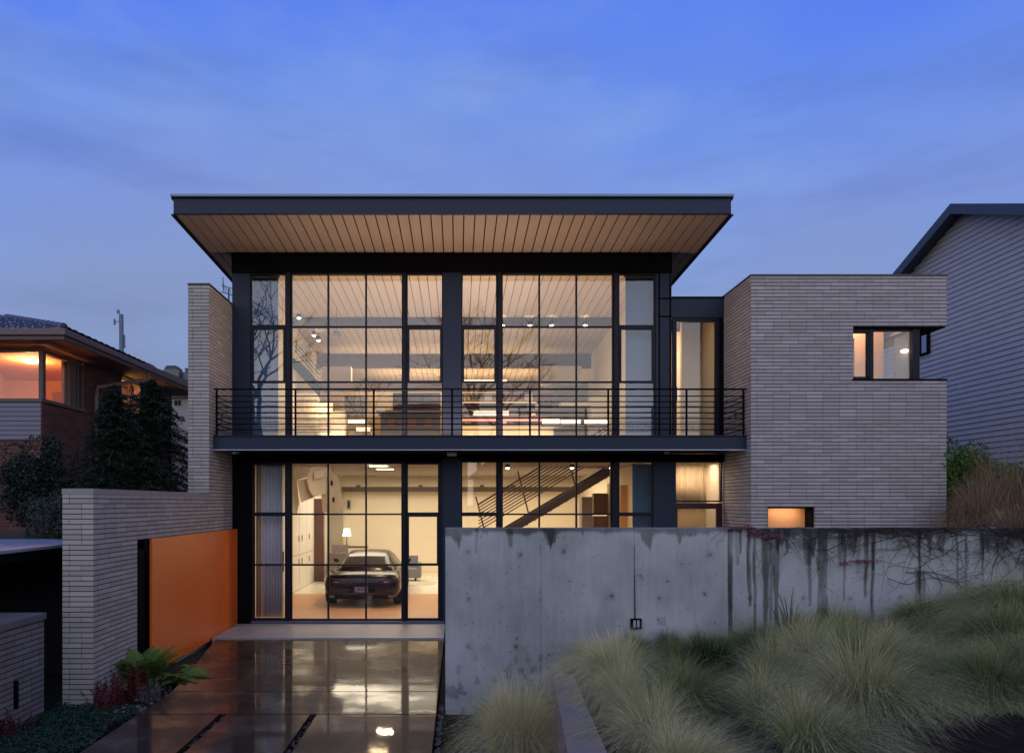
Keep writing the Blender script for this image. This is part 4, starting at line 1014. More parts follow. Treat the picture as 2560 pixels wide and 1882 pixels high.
# ---------------------------------------------------------------- concrete retaining wall with painted-in weathering of its own
CW = thing('retaining_wall', 'long stained grey concrete retaining wall in front of the house', 'wall', (3, -5.9, 0))
Dc = 8.95; Yc_ = Dc - 15; cx0, cx1 = -.165, 12.5; cz1 = 2.275; cz0 = -.3
step = .0125
nx_ = int((cx1-cx0)/step); nzz = int((cz1-cz0)/step)
xs_ = np.linspace(cx0, cx1, nx_+1); zs_ = np.linspace(cz0, cz1, nzz+1)
Xg, Zg = np.meshgrid(xs_, zs_, indexing='ij')
def vnoise(X, Z, sx, sz, seed, octv=4):
    r = np.random.default_rng(seed); out = np.zeros_like(X); amp = 1; tot = 0
    for o in range(octv):
        t = r.random((256, 256)); u = X*sx*2**o + 31.7*o; v = Z*sz*2**o + 17.3*o
        iu = np.floor(u).astype(int); iv = np.floor(v).astype(int); fu = u-iu; fv = v-iv
        fu = fu*fu*(3-2*fu); fv = fv*fv*(3-2*fv)
        g = lambda a, b: t[a % 256, b % 256]
        out += amp*((g(iu,iv)*(1-fu)+g(iu+1,iv)*fu)*(1-fv) + (g(iu,iv+1)*(1-fu)+g(iu+1,iv+1)*fu)*fv); tot += amp; amp *= .5
    return out/tot
tone = .70 + .50*(vnoise(Xg, Zg, 1.1, 1.3, 1)-.5) + .22*(vnoise(Xg, Zg, 4, 3, 2)-.5) + .12*(vnoise(Xg, Zg, 30, 2.0, 3)-.5)
top = cz1 - Zg
rag = vnoise(Xg, Zg*0, 4.5, 1, 4, 5); spike = np.clip(vnoise(Xg, Zg*0, 9, 1, 5, 3)-.58, 0, 1)*1.8
edge = .045 + .20*np.clip(rag-.42, 0, 1) + spike*.65
edge = np.where(Xg > 3.5, edge*1.1, edge)
band = 1/(1+np.exp((top-edge)/.008))
tone -= band*.40
def cpx(x): return (x-CX)*Dc/F
def cpz(y): return EY+(CY-y)*Dc/F
def streak(x, y0, y1, w, dark, seed, taper=.4):
    global tone
    r = vnoise(Xg*0+seed, Zg, 1, 2.2, seed, 4)-.5
    xc = cpx(x) + r*.05; z0, z1 = cpz(y1), cpz(y0)
    t = np.clip((Zg-z0)/(z1-z0), 0, 1); inside = (Zg > z0) & (Zg <= z1+.3)
    ww = w*Dc/F/2*(taper + (1-taper)*t)*(.75+.7*vnoise(Xg*0, Zg, 1, 7, seed+50, 3))
    mk = np.clip(1-(np.abs(Xg-xc)-ww)/(.006+.02*((seed*7)%5)/4), 0, 1)*inside*(.55+.75*vnoise(Xg, Zg, 9, 3, seed+90, 3))
    tone = tone - mk*dark*1.45
for a in ((1603,1180,1450,9,.34,11,.35),(1617,1180,1240,5,.25,12),(1625,1180,1215,4,.3,13),(1645,1190,1330,6,.3,14,.3),(1640,1180,1300,3,.2,15),(1655,1200,1480,4,.33,16,.5),(1680,1190,1400,13,.30,17,.3),(1703,1190,1420,11,.28,18,.4),
          (1692,1240,1380,4,.25,19),(1727,1170,1205,12,.3,20),(1770,1170,1240,18,.2,21,.5),(1776,1240,1330,3,.28,22),(1806,1170,1400,20,.27,23,.9),(1845,1170,1240,10,.25,24),(1853,1200,1320,7,.28,25,.2),(1880,1170,1260,12,.16,26),(1901,1200,1310,5,.3,27,.3),
          (1918,1180,1250,8,.25,28),(1914,1240,1400,3,.36,29,1),(2018,1180,1300,6,.3,30,.5),(2023,1300,1360,9,.28,31),(2012,1300,1360,5,.28,32),(2100,1220,1290,3,.25,33),(2118,1220,1320,3,.25,34),(2156,1200,1300,3,.2,35),(1045,1180,1215,3,.2,36),(1120,1165,1200,8,.2,37),(1206,1165,1195,22,.18,38)): streak(*a)
# flare at foot of the widest stain
fl_ = np.clip(1-(np.abs(Xg-cpx(1803))-(.05+.22*np.clip((cpz(1340)-Zg)/.35, 0, 1)))/.02, 0, 1)*(Zg < cpz(1335)); tone -= fl_*.22
for x, y in ((1028,1313),(1028,1210),(1142,1217),(1237,1210),(1342,1307),(1447,1312),(1558,1217),(1644,1312),(1763,1312),(1866,1312),(1976,1310),(2078,1311),(1027,1418),(1545,1302),(1132,1418)):
    rr2 = np.hypot(Xg-cpx(x), (Zg-cpz(y))); tone -= .30*np.exp(-(rr2/.022)**2) + .14*np.exp(-(rr2/.06)**2)*(vnoise(Xg, Zg, 40, 40, int(x))+.2)
for x in (1186, 1392, 1600, 2019):
    tone -= np.clip(1-np.abs(Xg-cpx(x))/.010, 0, 1)*(.22 + .35*(vnoise(Xg*0, Zg, 1, 5, x)>.5))
tone -= np.clip(1-np.abs(Xg-cpx(1392)-.003)/.014, 0, 1)*((Zg < cpz(1260)) & (Zg > cpz(1360)))*.35
spk = vnoise(Xg, Zg, 26, 26, 77, 3); tone -= (spk > .80)*.25
low = np.clip((cpz(1400)-Zg)/.5, 0, 1); tone -= low*(vnoise(Xg, Zg, 12, 7, 78, 4) > .63)*.22
# patch near the outlet
tone -= ((np.abs(Xg-cpx(1451)) < .058) & (np.abs(Zg-cpz(1363)) < .06))*(.14+.2*(vnoise(Xg, Zg, 55, 55, 99, 2) > .5))
cmat = attr_mat('weathered_concrete', [(0, (.045,.045,.045)), (.28, (.11,.108,.103)), (.55, (.27,.275,.28)), (.8, (.40,.41,.415)), (1, (.49,.50,.50))], .8, nscale=None, spec=.25)
Vg = np.stack([Xg.ravel(), np.full(Xg.size, Yc_), Zg.ravel()], 1)
a = np.arange((nx_+1)*(nzz+1)).reshape(nx_+1, nzz+1)
Fg = np.stack([a[:-1,:-1].ravel(), a[1:,:-1].ravel(), a[1:,1:].ravel(), a[:-1,1:].ravel()], 1)
fast_mesh('front_face', Vg, Fg, cmat, CW, tone.ravel())
core_m = plain('plain_concrete', (.22, .225, .24), .85, 0, .3, 5, .2)
B(cx0, cx1, Yc_+.002, -5.8, cz0, cz1).build('wall_core', core_m, CW)
OUT = thing('outdoor_socket', 'small dark socket box with two pale covers on the concrete wall', 'socket', at(1394, 1366, Dc))
B(cpx(1383), cpx(1406), Yc_-.05, Yc_, cpz(1378), cpz(1356)).build('box', M['black'], OUT, bevel=.005)
for x in (1387.5, 1395.5): B(cpx(x), cpx(x+5), Yc_-.062, Yc_-.051, cpz(1374), cpz(1359)).build('cover', plain('pale_cover', (.5, .52, .58), .3, .3), OUT)
MB().tube([(cpx(1393), Yc_-.015, cpz(1356)), (cpx(1392), Yc_-.012, cpz(1290))], .008, 6).build('conduit', M['trim_dark'], OUT)

# planter kerb wall
PW = thing('planter_kerb', 'sloping rusty grey concrete kerb wall between the two grass beds', 'kerb wall', (1.2, -8, 0))
pk = MB()
f0, f1 = Vector((1.22, -6.08, .46)), Vector((.30, -14.0, 1.50))
w_ = .24
lo = [f0+Vector((0,0,-1)), f0+Vector((w_,0,-1)), f1+Vector((w_,0,-2)), f1+Vector((0,0,-2))]; hi = [f0, f0+Vector((w_,0,0)), f1+Vector((w_,0,0)), f1]
pk.poly([lo[0], hi[0], hi[3], lo[3]]); pk.poly([lo[1], lo[2], hi[2], hi[1]]); pk.poly([hi[0], hi[1], hi[2], hi[3]]); pk.poly([lo[0], lo[1], hi[1], hi[0]])
m, nt, nn, l = nmat('kerb_concrete')
c = mixc(nt, noise(nt, 3, 5), (.20, .14, .095), (.36, .27, .20)); c = mixc(nt, math_(nt, 'MULTIPLY', noise(nt, 9, 4, stretch=(1, 1, .12)), .5), c, (.17, .15, .15))
finish(nt, c, .95, 0, bump(nt, noise(nt, 30, 4), .4, .01), .06)
pk.build('wall', m, PW)

# ---------------------------------------------------------------- grass
def blades(cx, cy, cz, n, h, rad, droop=.9, lean=(0, 0), w=.0035, tone=(.2, .8), seg=5, rb=.22, upright=.35):
    th = rng.uniform(0, 2*np.pi, n); rr = rad*rb*np.sqrt(rng.random(n))
    bx_, by_ = cx + rr*np.cos(th), cy + rr*np.sin(th)
    th2 = th + rng.normal(0, .5, n)
    L = h*rng.uniform(.65, 1.35, n); sp_ = rad*rng.uniform(.15, 1.25, n)**1.0
    dxh = np.cos(th2)*sp_ + lean[0]*rng.uniform(.5, 1.4, n); dyh = np.sin(th2)*sp_ + lean[1]*rng.uniform(.5, 1.4, n)
    k = droop*rng.uniform(.5, 1.25, n)*(np.hypot(dxh, dyh)/(rad+1e-6))
    t = np.linspace(0, 1, seg)[None, :]
    wob = rng.normal(0, .015, (n, 1))*np.sin(t*5+rng.uniform(0, 6, (n, 1)))
    px = bx_[:, None] + dxh[:, None]*(upright*t + (1-upright)*t**2.2) + wob
    py = by_[:, None] + dyh[:, None]*(upright*t + (1-upright)*t**2.2) + wob
    pz = cz + L[:, None]*(1.25*t - .25*t**2) - L[:, None]*k[:, None]*t**2.6*.75
    ww = w*(1-.85*t)*rng.uniform(.7, 1.3, (n, 1))/2
    # width direction: horizontal, mostly across the view with random turn
    a_ = rng.uniform(-.8, .8, n)[:, None]
    wx_, wy_ = np.cos(a_)*ww, np.sin(a_)*ww
    P0 = np.stack([px-wx_, py-wy_, pz], -1); P1 = np.stack([px+wx_, py+wy_, pz], -1)
    V = np.stack([P0, P1], 2).reshape(-1, 3)
    i = (np.arange(n)*seg*2)[:, None] + (np.arange(seg-1)*2)[None, :]
    Fq = np.stack([i, i+1, i+3, i+2], -1).reshape(-1, 4)
    tb = rng.uniform(tone[0], tone[1], n)[:, None] + .62*(t-.52)  # roots toned darker than tips, shade inside the clump put into the colour
    T = np.repeat(tb[:, :, None], 2, 2).reshape(-1)
    return V, Fq, T
def join(parts):
    V, Fq, T = [], [], []; o = 0
    for v, f, t in parts: V.append(v); Fq.append(f+o); T.append(t); o += len(v)
    return np.concatenate(V), np.concatenate(Fq), np.concatenate(T)
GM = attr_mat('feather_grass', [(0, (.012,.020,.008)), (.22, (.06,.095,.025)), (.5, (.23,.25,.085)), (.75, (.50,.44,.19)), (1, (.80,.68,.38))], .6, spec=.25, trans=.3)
clumps = [ # x, d, radius, height, tone, n, lean
 (1275,8.4,.30,.34,(.4,.8)),(1330,8.5,.28,.30,(.3,.7)),(1400,8.45,.30,.34,(.25,.6)),(1470,8.5,.26,.36,(.1,.4)),(1535,8.45,.30,.32,(.25,.6)),(1610,8.4,.32,.34,(.25,.6)),(1690,8.4,.32,.34,(.2,.6)),(1760,8.3,.34,.40,(.15,.5)),(1830,8.3,.34,.44,(.15,.5)),(1900,8.4,.3,.30,(.3,.6)),
 (1310,7.5,.40,.46,(.5,1.)),(1400,7.6,.40,.44,(.3,.8)),(1490,7.5,.38,.40,(.1,.55)),(1580,7.6,.40,.42,(.15,.55)),(1670,7.5,.42,.46,(.2,.6)),(1760,7.5,.42,.46,(.2,.65)),(1850,7.4,.42,.46,(.25,.7)),(1930,7.3,.36,.36,(.35,.7)),
 (1350,6.6,.46,.52,(.5,1.)),(1450,6.5,.44,.46,(.35,.8)),(1560,6.5,.44,.40,(0,.4)),(1660,6.6,.44,.46,(.25,.7)),(1770,6.5,.48,.52,(.4,.9)),(1870,6.4,.48,.5,(.35,.8)),(1960,6.3,.42,.42,(.5,.9)),
 (1390,5.7,.44,.50,(.5,1.)),(1500,5.6,.46,.46,(.4,.9)),(1600,5.6,.42,.38,(.1,.5)),(1700,5.5,.46,.46,(.3,.8)),(1810,5.5,.52,.58,(.3,.8)),(1900,5.4,.50,.56,(.1,.6)),(1990,5.4,.50,.56,(.5,1.)),
 (1430,4.8,.42,.44,(.5,1.)),(1550,4.8,.42,.40,(.35,.9)),(1680,4.75,.42,.40,(.3,.8)),(1790,4.7,.46,.48,(.15,.7)),(1900,4.6,.50,.52,(.35,.95)),(2010,4.7,.48,.50,(.5,1.)),(2080,5.0,.46,.42,(.4,.9)),
 (1290,6.9,.34,.44,(.5,1.)),(1330,6.0,.34,.44,(.55,1.)),(1350,5.2,.36,.44,(.4,.9)),(1380,4.5,.34,.38,(.5,1.)),(2080,4.3,.44,.42,(.4,.9)),(2150,4.7,.40,.36,(.3,.8)),(1420,3.9,.36,.30,(.5,1.)),(1500,4.0,.40,.32,(.5,1.)),(1640,4.0,.40,.34,(.4,.9)),(1790,4.0,.42,.36,(.3,.9)),(1950,4.0,.42,.38,(.4,1.))]
parts = []
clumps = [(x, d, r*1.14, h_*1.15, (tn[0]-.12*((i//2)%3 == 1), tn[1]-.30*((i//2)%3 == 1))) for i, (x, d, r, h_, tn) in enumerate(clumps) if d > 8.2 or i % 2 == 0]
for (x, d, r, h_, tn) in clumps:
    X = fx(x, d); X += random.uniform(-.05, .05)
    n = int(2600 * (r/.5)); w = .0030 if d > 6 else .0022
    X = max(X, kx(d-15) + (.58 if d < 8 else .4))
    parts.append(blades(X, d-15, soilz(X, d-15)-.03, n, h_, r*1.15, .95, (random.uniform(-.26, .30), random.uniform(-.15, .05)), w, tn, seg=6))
for (x, d) in ((2180,4.7),(2330,5.2),(2380,6.2),(2450,7.2),(2520,8.2),(2600,6.4),(2620,5.2),(2750,7.4),(2420,4.5)):
    X = fx(x, d); parts.append(blades(X, d-15, soilz(X, d-15)-.03, 2400, .46, .5, .95, (random.uniform(-.3, .1), -.05), .0028, (.05, .6), seg=6))
# thin fill between clumps
for _ in range(60):
    d = random.uniform(3.8, 8.7); X = random.uniform(kx(d-15)+.36, max(1.9, fx(2060, d)))
    parts.append(blades(X, d-15, soilz(X, d-15)-.02, 45, .18, .20, .8, (random.uniform(-.1,.1), 0), .003, (.05, .75), seg=4))
V, Fq, T = join(parts)
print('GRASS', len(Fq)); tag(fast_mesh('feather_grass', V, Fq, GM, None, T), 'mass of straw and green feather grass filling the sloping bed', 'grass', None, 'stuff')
def grass_thing(label, specs, group='large grass clumps standing apart'):
    parts = [blades(X, Y, Z, n, h_, r, dr, ln, w, tn, seg=7, rb=.2) for (X, Y, Z, n, h_, r, dr, ln, w, tn) in specs]
    V, Fq, T = join(parts); X, Y, Z = specs[0][:3]
    return fast_mesh_thing('grass_clump', V, Fq, T, label, (X, Y, Z), group)
def fast_mesh_thing(name, V, Fq, T, label, loc, group, mat=None, cat='grass clump'):
    V = np.array(V) - np.array(loc)[None, :]
    o = fast_mesh(name, V, Fq, mat or GM, None, T); o.location = loc
    return tag(o, label, cat, group)
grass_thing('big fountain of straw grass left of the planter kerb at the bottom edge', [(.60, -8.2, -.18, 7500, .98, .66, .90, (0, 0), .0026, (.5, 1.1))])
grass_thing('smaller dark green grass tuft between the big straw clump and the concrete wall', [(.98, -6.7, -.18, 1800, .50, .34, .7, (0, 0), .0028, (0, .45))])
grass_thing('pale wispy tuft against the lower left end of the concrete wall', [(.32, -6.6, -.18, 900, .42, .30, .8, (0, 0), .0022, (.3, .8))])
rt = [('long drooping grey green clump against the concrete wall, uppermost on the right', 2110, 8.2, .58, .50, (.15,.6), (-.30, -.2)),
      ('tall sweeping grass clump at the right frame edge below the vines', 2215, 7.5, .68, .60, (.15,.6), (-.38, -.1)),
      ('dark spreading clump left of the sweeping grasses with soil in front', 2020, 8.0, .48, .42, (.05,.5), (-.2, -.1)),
      ('dark clump low on the right frame edge beyond the bare soil', 2200, 6.3, .6, .5, (.05,.45), (-.15, 0)),
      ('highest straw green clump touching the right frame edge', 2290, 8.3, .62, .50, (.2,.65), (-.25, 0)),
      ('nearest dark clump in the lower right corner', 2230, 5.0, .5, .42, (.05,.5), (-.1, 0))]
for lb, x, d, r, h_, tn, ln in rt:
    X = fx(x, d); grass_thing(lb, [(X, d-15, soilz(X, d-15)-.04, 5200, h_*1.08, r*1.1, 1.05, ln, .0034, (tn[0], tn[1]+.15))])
# dead wisps lying on bare soil
parts = [blades((X_ := fx(random.uniform(1960, 2330), d)), d-15, soilz(X_, d-15)-.01, 14, .09, .22, .6, (0, 0), .0022, (.5, .9), seg=4) for d in np.random.default_rng(3).uniform(4.0, 7, 260)]
V, Fq, T = join(parts); tag(fast_mesh('dry_litter', V, Fq, GM, None, T), 'thin dry grass litter lying on the bare soil at the right', 'litter', None, 'stuff')
# a strappy leafed plant before the big stain
yp_ = at(1730, 1420, 8.4); parts = [blades(yp_.x, yp_.y, soilz(yp_.x, yp_.y)-.02, 26, .75, .32, .35, (-.05, 0), .022, (.1, .35), seg=7)]
V, Fq, T = join(parts); fast_mesh_thing('strappy_plant', V, Fq, T, 'upright plant with broad arching leaves before the widest stain on the wall', (yp_.x, yp_.y, .8), None, cat='plant')

# ---------------------------------------------------------------- leafy things
def leaves(P, Nn, s, tone, asp=.55, jit=.9):
    n = len(P); r = rng
    nrm = Nn + r.normal(0, jit, (n, 3)); nrm /= np.linalg.norm(nrm, axis=1)[:, None]
    t = np.cross(nrm, r.normal(0, 1, (n, 3))); t /= np.linalg.norm(t, axis=1)[:, None]+1e-9
    b = np.cross(nrm, t); ss = s*r.uniform(.6, 1.3, n)[:, None]
    V = np.stack([P - t*ss, P - b*ss*asp, P + t*ss, P + b*ss*asp], 1).reshape(-1, 3)
    Fq = np.arange(n*4).reshape(n, 4)
    T = np.repeat(tone + r.normal(0, .10, n), 4)
    return V, Fq, T
def clumpy(n, c, rad, seed, power=.35, lumps=46, lump_r=.30):
    r = np.random.default_rng(seed); 
    D = r.normal(0, 1, (lumps, 3)); D /= np.linalg.norm(D, axis=1)[:, None]; D[:, 2] = D[:, 2]*1.05
    C = D*r.uniform(.25, .85, (lumps, 1)); k = r.integers(0, lumps, n)
    d = r.normal(0, 1, (n, 3)); d /= np.linalg.norm(d, axis=1)[:, None]
    P = C[k] + d*lump_r*r.uniform(.5, 1.0, (n, 1))**power*r.uniform(.7, 1.3, (lumps, 1))[k]
    tone = .5 + .25*(r.random(lumps)[k]-.5)
    return P*np.array(rad)[None, :] + np.array(c)[None, :], d, tone
def bush(name, label, cat, c, rad, n, s, mat, seed, group=None, clip=None, stems=5, zg=2.0):
    P, Nn, tn = clumpy(n, (0, 0, 0), rad, seed)
    if clip is not None:
        k = clip(P + np.array(c)); P, Nn, tn = P[k], Nn[k], tn[k]
    o = thing(name, label, cat, (c[0], c[1], zg), group)
    V, Fq, T = leaves(P + np.array(c), Nn, s, tn)
    fast_mesh('foliage', V, Fq, mat, o, T)
    mb = MB(); r = random.Random(seed)
    for i in range(stems):
        x, y = c[0]+r.uniform(-.12, .12), c[1]+r.uniform(-.12, .12)
        mb.tube([(x, y, zg-.05), (x+r.uniform(-.1,.1), y, (zg+c[2])/2), (c[0]+r.uniform(-.5,.5)*rad[0], c[1]+r.uniform(-.5,.5)*rad[1], c[2]+.3*rad[2])], [.03, .022, .008], 6)
    mb.build('stem', bark, o); return o
bark = plain('dark_bark', (.05, .04, .032), .9)
evg = attr_mat('evergreen_leaf', [(0, (.004,.008,.006)), (.5, (.011,.020,.014)), (1, (.035,.05,.035))], .5, trans=.1)
conm = attr_mat('conifer_needles', [(0, (.005,.010,.008)), (.5, (.014,.026,.017)), (1, (.038,.055,.03))], .6, trans=.1)
gbm = attr_mat('green_bush_leaf', [(0, (.03,.07,.01)), (.5, (.08,.16,.03)), (1, (.16,.24,.06))], .55, trans=.25)
varm = attr_mat('grey_green_leaf', [(0, (.012,.018,.014)), (.5, (.045,.06,.05)), (1, (.14,.16,.14))], .55, trans=.1)
fernm = attr_mat('fern_leaf', [(0, (.03,.07,.012)), (.5, (.10,.19,.035)), (1, (.20,.30,.06))], .5, trans=.25)
redm = attr_mat('red_leaf', [(0, (.03,.004,.006)), (.5, (.10,.010,.014)), (1, (.20,.04,.04))], .6, trans=.2)

def conifer(label, x, y, z0, H_, r0, seed, clip):
    r = np.random.default_rng(seed); o = thing('conifer', label, 'conifer', (x, y, z0), 'conifers behind the garden wall')
    MB().tube([(x, y, z0-.05), (x+.01, y, z0+H_*.5), (x, y, z0+H_*.98)], [.06, .04, .008], 8).build('trunk', bark, o)
    br = MB(); Ps, Ns, Ts = [], [], []
    nb_ = 130
    for i in range(nb_):
        f = (i/nb_)**.9; h = z0 + H_*(.04+.95*f); L = r0*(1-f)**.75*r.uniform(.65, 1.15)+.05; a = i*2.4+r.uniform(-.3,.3)
        dx_, dy_ = math.cos(a), math.sin(a)
        tip = (x+dx_*L, y+dy_*L, h + L*.10 - L*L*.30)
        br.tube([(x, y, h), (x+dx_*L*.5, y+dy_*L*.5, h+L*.10), tip], [.012, .008, .003], 4, cap=False)
        m_ = int(90 + 620*L); t = r.random(m_)**.75; side = r.normal(0, 1, m_)*.30*L*(1.15-t*.5)
        P = np.stack([x+dx_*L*t-dy_*side, y+dy_*L*t+dx_*side, h+L*.10*t*2*(1-t)+(L*.10-L*L*.3)*t**2 - np.abs(side)*.35 + r.normal(0,.018,m_)], 1)
        Ps.append(P); Ns.append(np.tile([0,0,1.2], (m_,1))); Ts.append(np.full(m_, .35+.35*r.random())+.2*t)
    br.build('branch', bark, o)
    P, Nn, tn = np.concatenate(Ps), np.concatenate(Ns), np.concatenate(Ts); k = clip(P); P, Nn, tn = P[k], Nn[k], tn[k]
    V, Fq, T = leaves(P, Nn, .030, tn, .34, .5); fast_mesh('foliage', V, Fq, conm, o, T)
lim = lambda P: P[:, 0] < -5.42
conifer('narrow dark conifer in front of the neighbour side window', -6.50, -2.1, 2.0, 2.85, 1.15, 21, lim)
conifer('broad dark conifer close against the brick fin', -6.28, -1.0, 2.0, 3.15, 1.6, 22, lim)
conifer('low bushy conifer between the two taller ones', -6.15, -1.95, 2.0, 1.9, 1.2, 23, lim)
bush('conifer_shrub', 'low dark shrub behind the coping near the brick fin', 'shrub', (-5.9, -2.1, 2.3), (.5, .4, .4), 5000, .024, conm, 31, clip=lim)
bush('hedge_shrub', 'tall dark evergreen shrub above the carport roof at the left edge', 'shrub', (-7.85, -2.3, 3.0), (.85, .5, .85), 16000, .028, evg, 32, clip=lambda P: P[:, 0] < -7.2)
bush('hedge_shrub', 'grey green small leaved shrub beside the brick wall above the carport', 'shrub', (-7.3, -2.55, 2.35), (.75, .4, .50), 12000, .020, varm, 33, clip=lambda P: P[:, 0] < -5.5)
bush('hedge_shrub', 'dark low shrub filling the gap under the neighbour brick wall', 'shrub', (-6.75, -2.0, 2.3), (.5, .4, .5), 6000, .026, evg, 34)
bush('green_bush', 'bright green leafy bush right of the brick wing', 'bush', (9.98, -1.0, 3.05), (.95, .6, .98), 15000, .034, gbm, 41, clip=lambda P: P[:, 0] > 9.0)
bush('green_bush', 'darker green bush beside the clapboard wall behind the dry stems', 'bush', (11.2, -.6, 2.9), (.8, .6, .8), 9000, .034, gbm, 42)
# dry arching brush
BM = attr_mat('dry_stems', [(0, (.09,.055,.03)), (.5, (.20,.125,.07)), (1, (.38,.26,.16))], .8, trans=.1)
def brush(label, x, d, n, h_, r, seed):
    X = fx(x, d); parts = [blades(X, d-15, 1.98, n, h_, r, 1.0, (-.1, 0), .011, (.1, .9), seg=9, rb=.5), blades(X, d-15, 1.98, n*5, h_*.75, r*.9, 1.1, (0, 0), .0045, (.1, .9), seg=7, rb=.7)]
    V, Fq, T = join(parts); fast_mesh_thing('dry_brush', V, Fq, T, label, (X, d-15, 1.98), 'dry brown stems right of the brick wing', BM, 'dry plant')
brush('arching dry brown stems just in front of the bright green bush', 2150, 12.6, 300, 1.25, .60, 1)
brush('tall tangle of dry brown stems at the right frame edge', 2215, 12.9, 480, 1.85, .85, 2)
brush('low dry straw heap at the foot of the brick wing corner', 2100, 12.3, 160, .42, .40, 3)
brush('short dry stems low at the right frame edge', 2230, 11.6, 240, .75, .55, 4)

# ferns, red plants, ground cover on the left
def fern(label, X, Y, Z, n, L, seed, lean=(0, 0), up=False):
    r = np.random.default_rng(seed); Ps, Ns, Ts = [], [], []; st = MB()
    for i in range(n):
        a = r.uniform(0, 2*math.pi); l_ = L*r.uniform(.7, 1.15); el = r.uniform(.5, 1.15) if not up else r.uniform(.95, 1.4)
        pts = []
        for k in range(9):
            t = k/8; hx = math.cos(el)*l_*t*(1+.2*t); z = math.sin(el)*l_*t - (.38 if up else .62)*l_*t*t*math.sin(el) - .04*t
            pts.append(Vector((X+(math.cos(a)*hx)+lean[0]*t, Y+math.sin(a)*hx+lean[1]*t, Z+z)))
        st.tube(pts, [.005*(1-.7*k/8) for k in range(9)], 4, cap=False)
        side = Vector((-math.sin(a), math.cos(a), 0)); tn = r.uniform(.25, .9)
        for k in range(44):
            t = .1 + .9*k/43; q = t*8; i0 = min(int(q), 7); p = pts[i0].lerp(pts[i0+1], q-i0); wd = .085*L/.5*math.sin(math.pi*min(1, t*.85+.15))**.8
            for s in (-1, 1):
                tip = p + side*s*wd + Vector((0, 0, -.02)); dv_ = (pts[i0+1]-pts[i0]).normalized()*.0062
                Ps.append([p-dv_, tip-dv_*.3, tip+dv_*.3, p+dv_]); Ts += [tn+.15*r.random()]*4
    V = np.array(Ps).reshape(-1, 3); Fq = np.arange(len(V)).reshape(-1, 4)
    o = thing('fern', label, 'fern', (X, Y, Z), 'ferns at the foot of the orange gate')
    fast_mesh('frond', V, Fq, fernm, o, np.array(Ts)); st.build('stem', plain('fern_stem', (.05,.07,.02), .6), o)
fern('upright fern standing before the dark gateway beside the brick wall', -4.70, -4.80, -.16, 50, .95, 51, (.05, -.05), True)
fern('wide low fern spreading under the corner of the orange gate', -4.30, -4.5, -.16, 40, .55, 52, (.02, 0))
fern('small fern behind at the edge of the driveway', -4.35, -3.7, -.16, 20, .34, 53)
def spiky(label, X, Y, n, h_, seed, mat=redm, Z=-.17, name='red_plant', tn=(.2, .9)):
    r = np.random.default_rng(seed); mb = MB(); Ps, Ns, Ts = [], [], []
    o = thing(name, label, 'plant', (X, Y, Z))
    for i in range(n):
        x, y = X+r.normal(0, .10), Y+r.normal(0, .14); h = h_*r.uniform(.5, 1.1); lx_, ly_ = r.normal(0, .05, 2)
        mb.tube([(x, y, Z), (x+lx_, y+ly_, Z+h)], [.004, .0015], 4, cap=False)
        m_ = 46; t = r.random(m_); rad = .035*(1-t*.7)
        a = r.uniform(0, 6.28, m_); Ps.append(np.stack([x+lx_*t+np.cos(a)*rad, y+ly_*t+np.sin(a)*rad, Z+h*t], 1)); Ns.append(np.stack([np.cos(a), np.sin(a), a*0+.3], 1)); Ts.append(np.full(m_, r.uniform(*tn)))
    V, Fq, T = leaves(np.concatenate(Ps), np.concatenate(Ns), .016, np.concatenate(Ts), .45, .5)
    fast_mesh('foliage', V, Fq, mat, o, T); mb.build('stem', plain('red_stem', (.12, .015, .02), .6), o)
spiky('dark red spiky plants against the corner of the tall brick wall', -4.72, -5.75, 34, .42, 61)
spiky('taller deep red plant cluster between the red spikes and the fern', -4.60, -5.35, 34, .48, 62)
spiky('dull red plants at the foot of the low brick wall bottom left', -5.25, -7.0, 30, .30, 63, tn=(0, .5))
spiky('pale green small leaved shrublet at the edge of the driveway', -4.30, -5.45, 26, .26, 64, varm, name='low_shrub', tn=(.3, .9))
# dark green ground cover, bottom left
r = np.random.default_rng(70); n = 26000
Xc = r.uniform(-5.35, -3.95, n); Yc2 = r.uniform(-9.5, -5.8, n); hh_ = .22*vnoise(Xc, Yc2, 2.5, 2.5, 71, 3)**1.2*r.random(n)**.5
kk = (Xc < -4.05 - .25*vnoise(Xc*0, Yc2, 1, 3, 72, 3)); P = np.stack([Xc, Yc2, -.16+hh_], 1)[kk]
gcm = attr_mat('dark_ground_cover', [(0, (.006,.02,.012)), (.5, (.015,.045,.025)), (1, (.035,.085,.045))], .6, trans=.1)
V, Fq, T = leaves(P, np.tile([0,0,1.], (len(P),1)), .022, np.full(len(P), .5), .45, .6)
tag(fast_mesh('ground_cover', V, Fq, gcm, None, T), 'dark green feathery ground cover in the bottom left bed', 'ground cover', None, 'stuff')

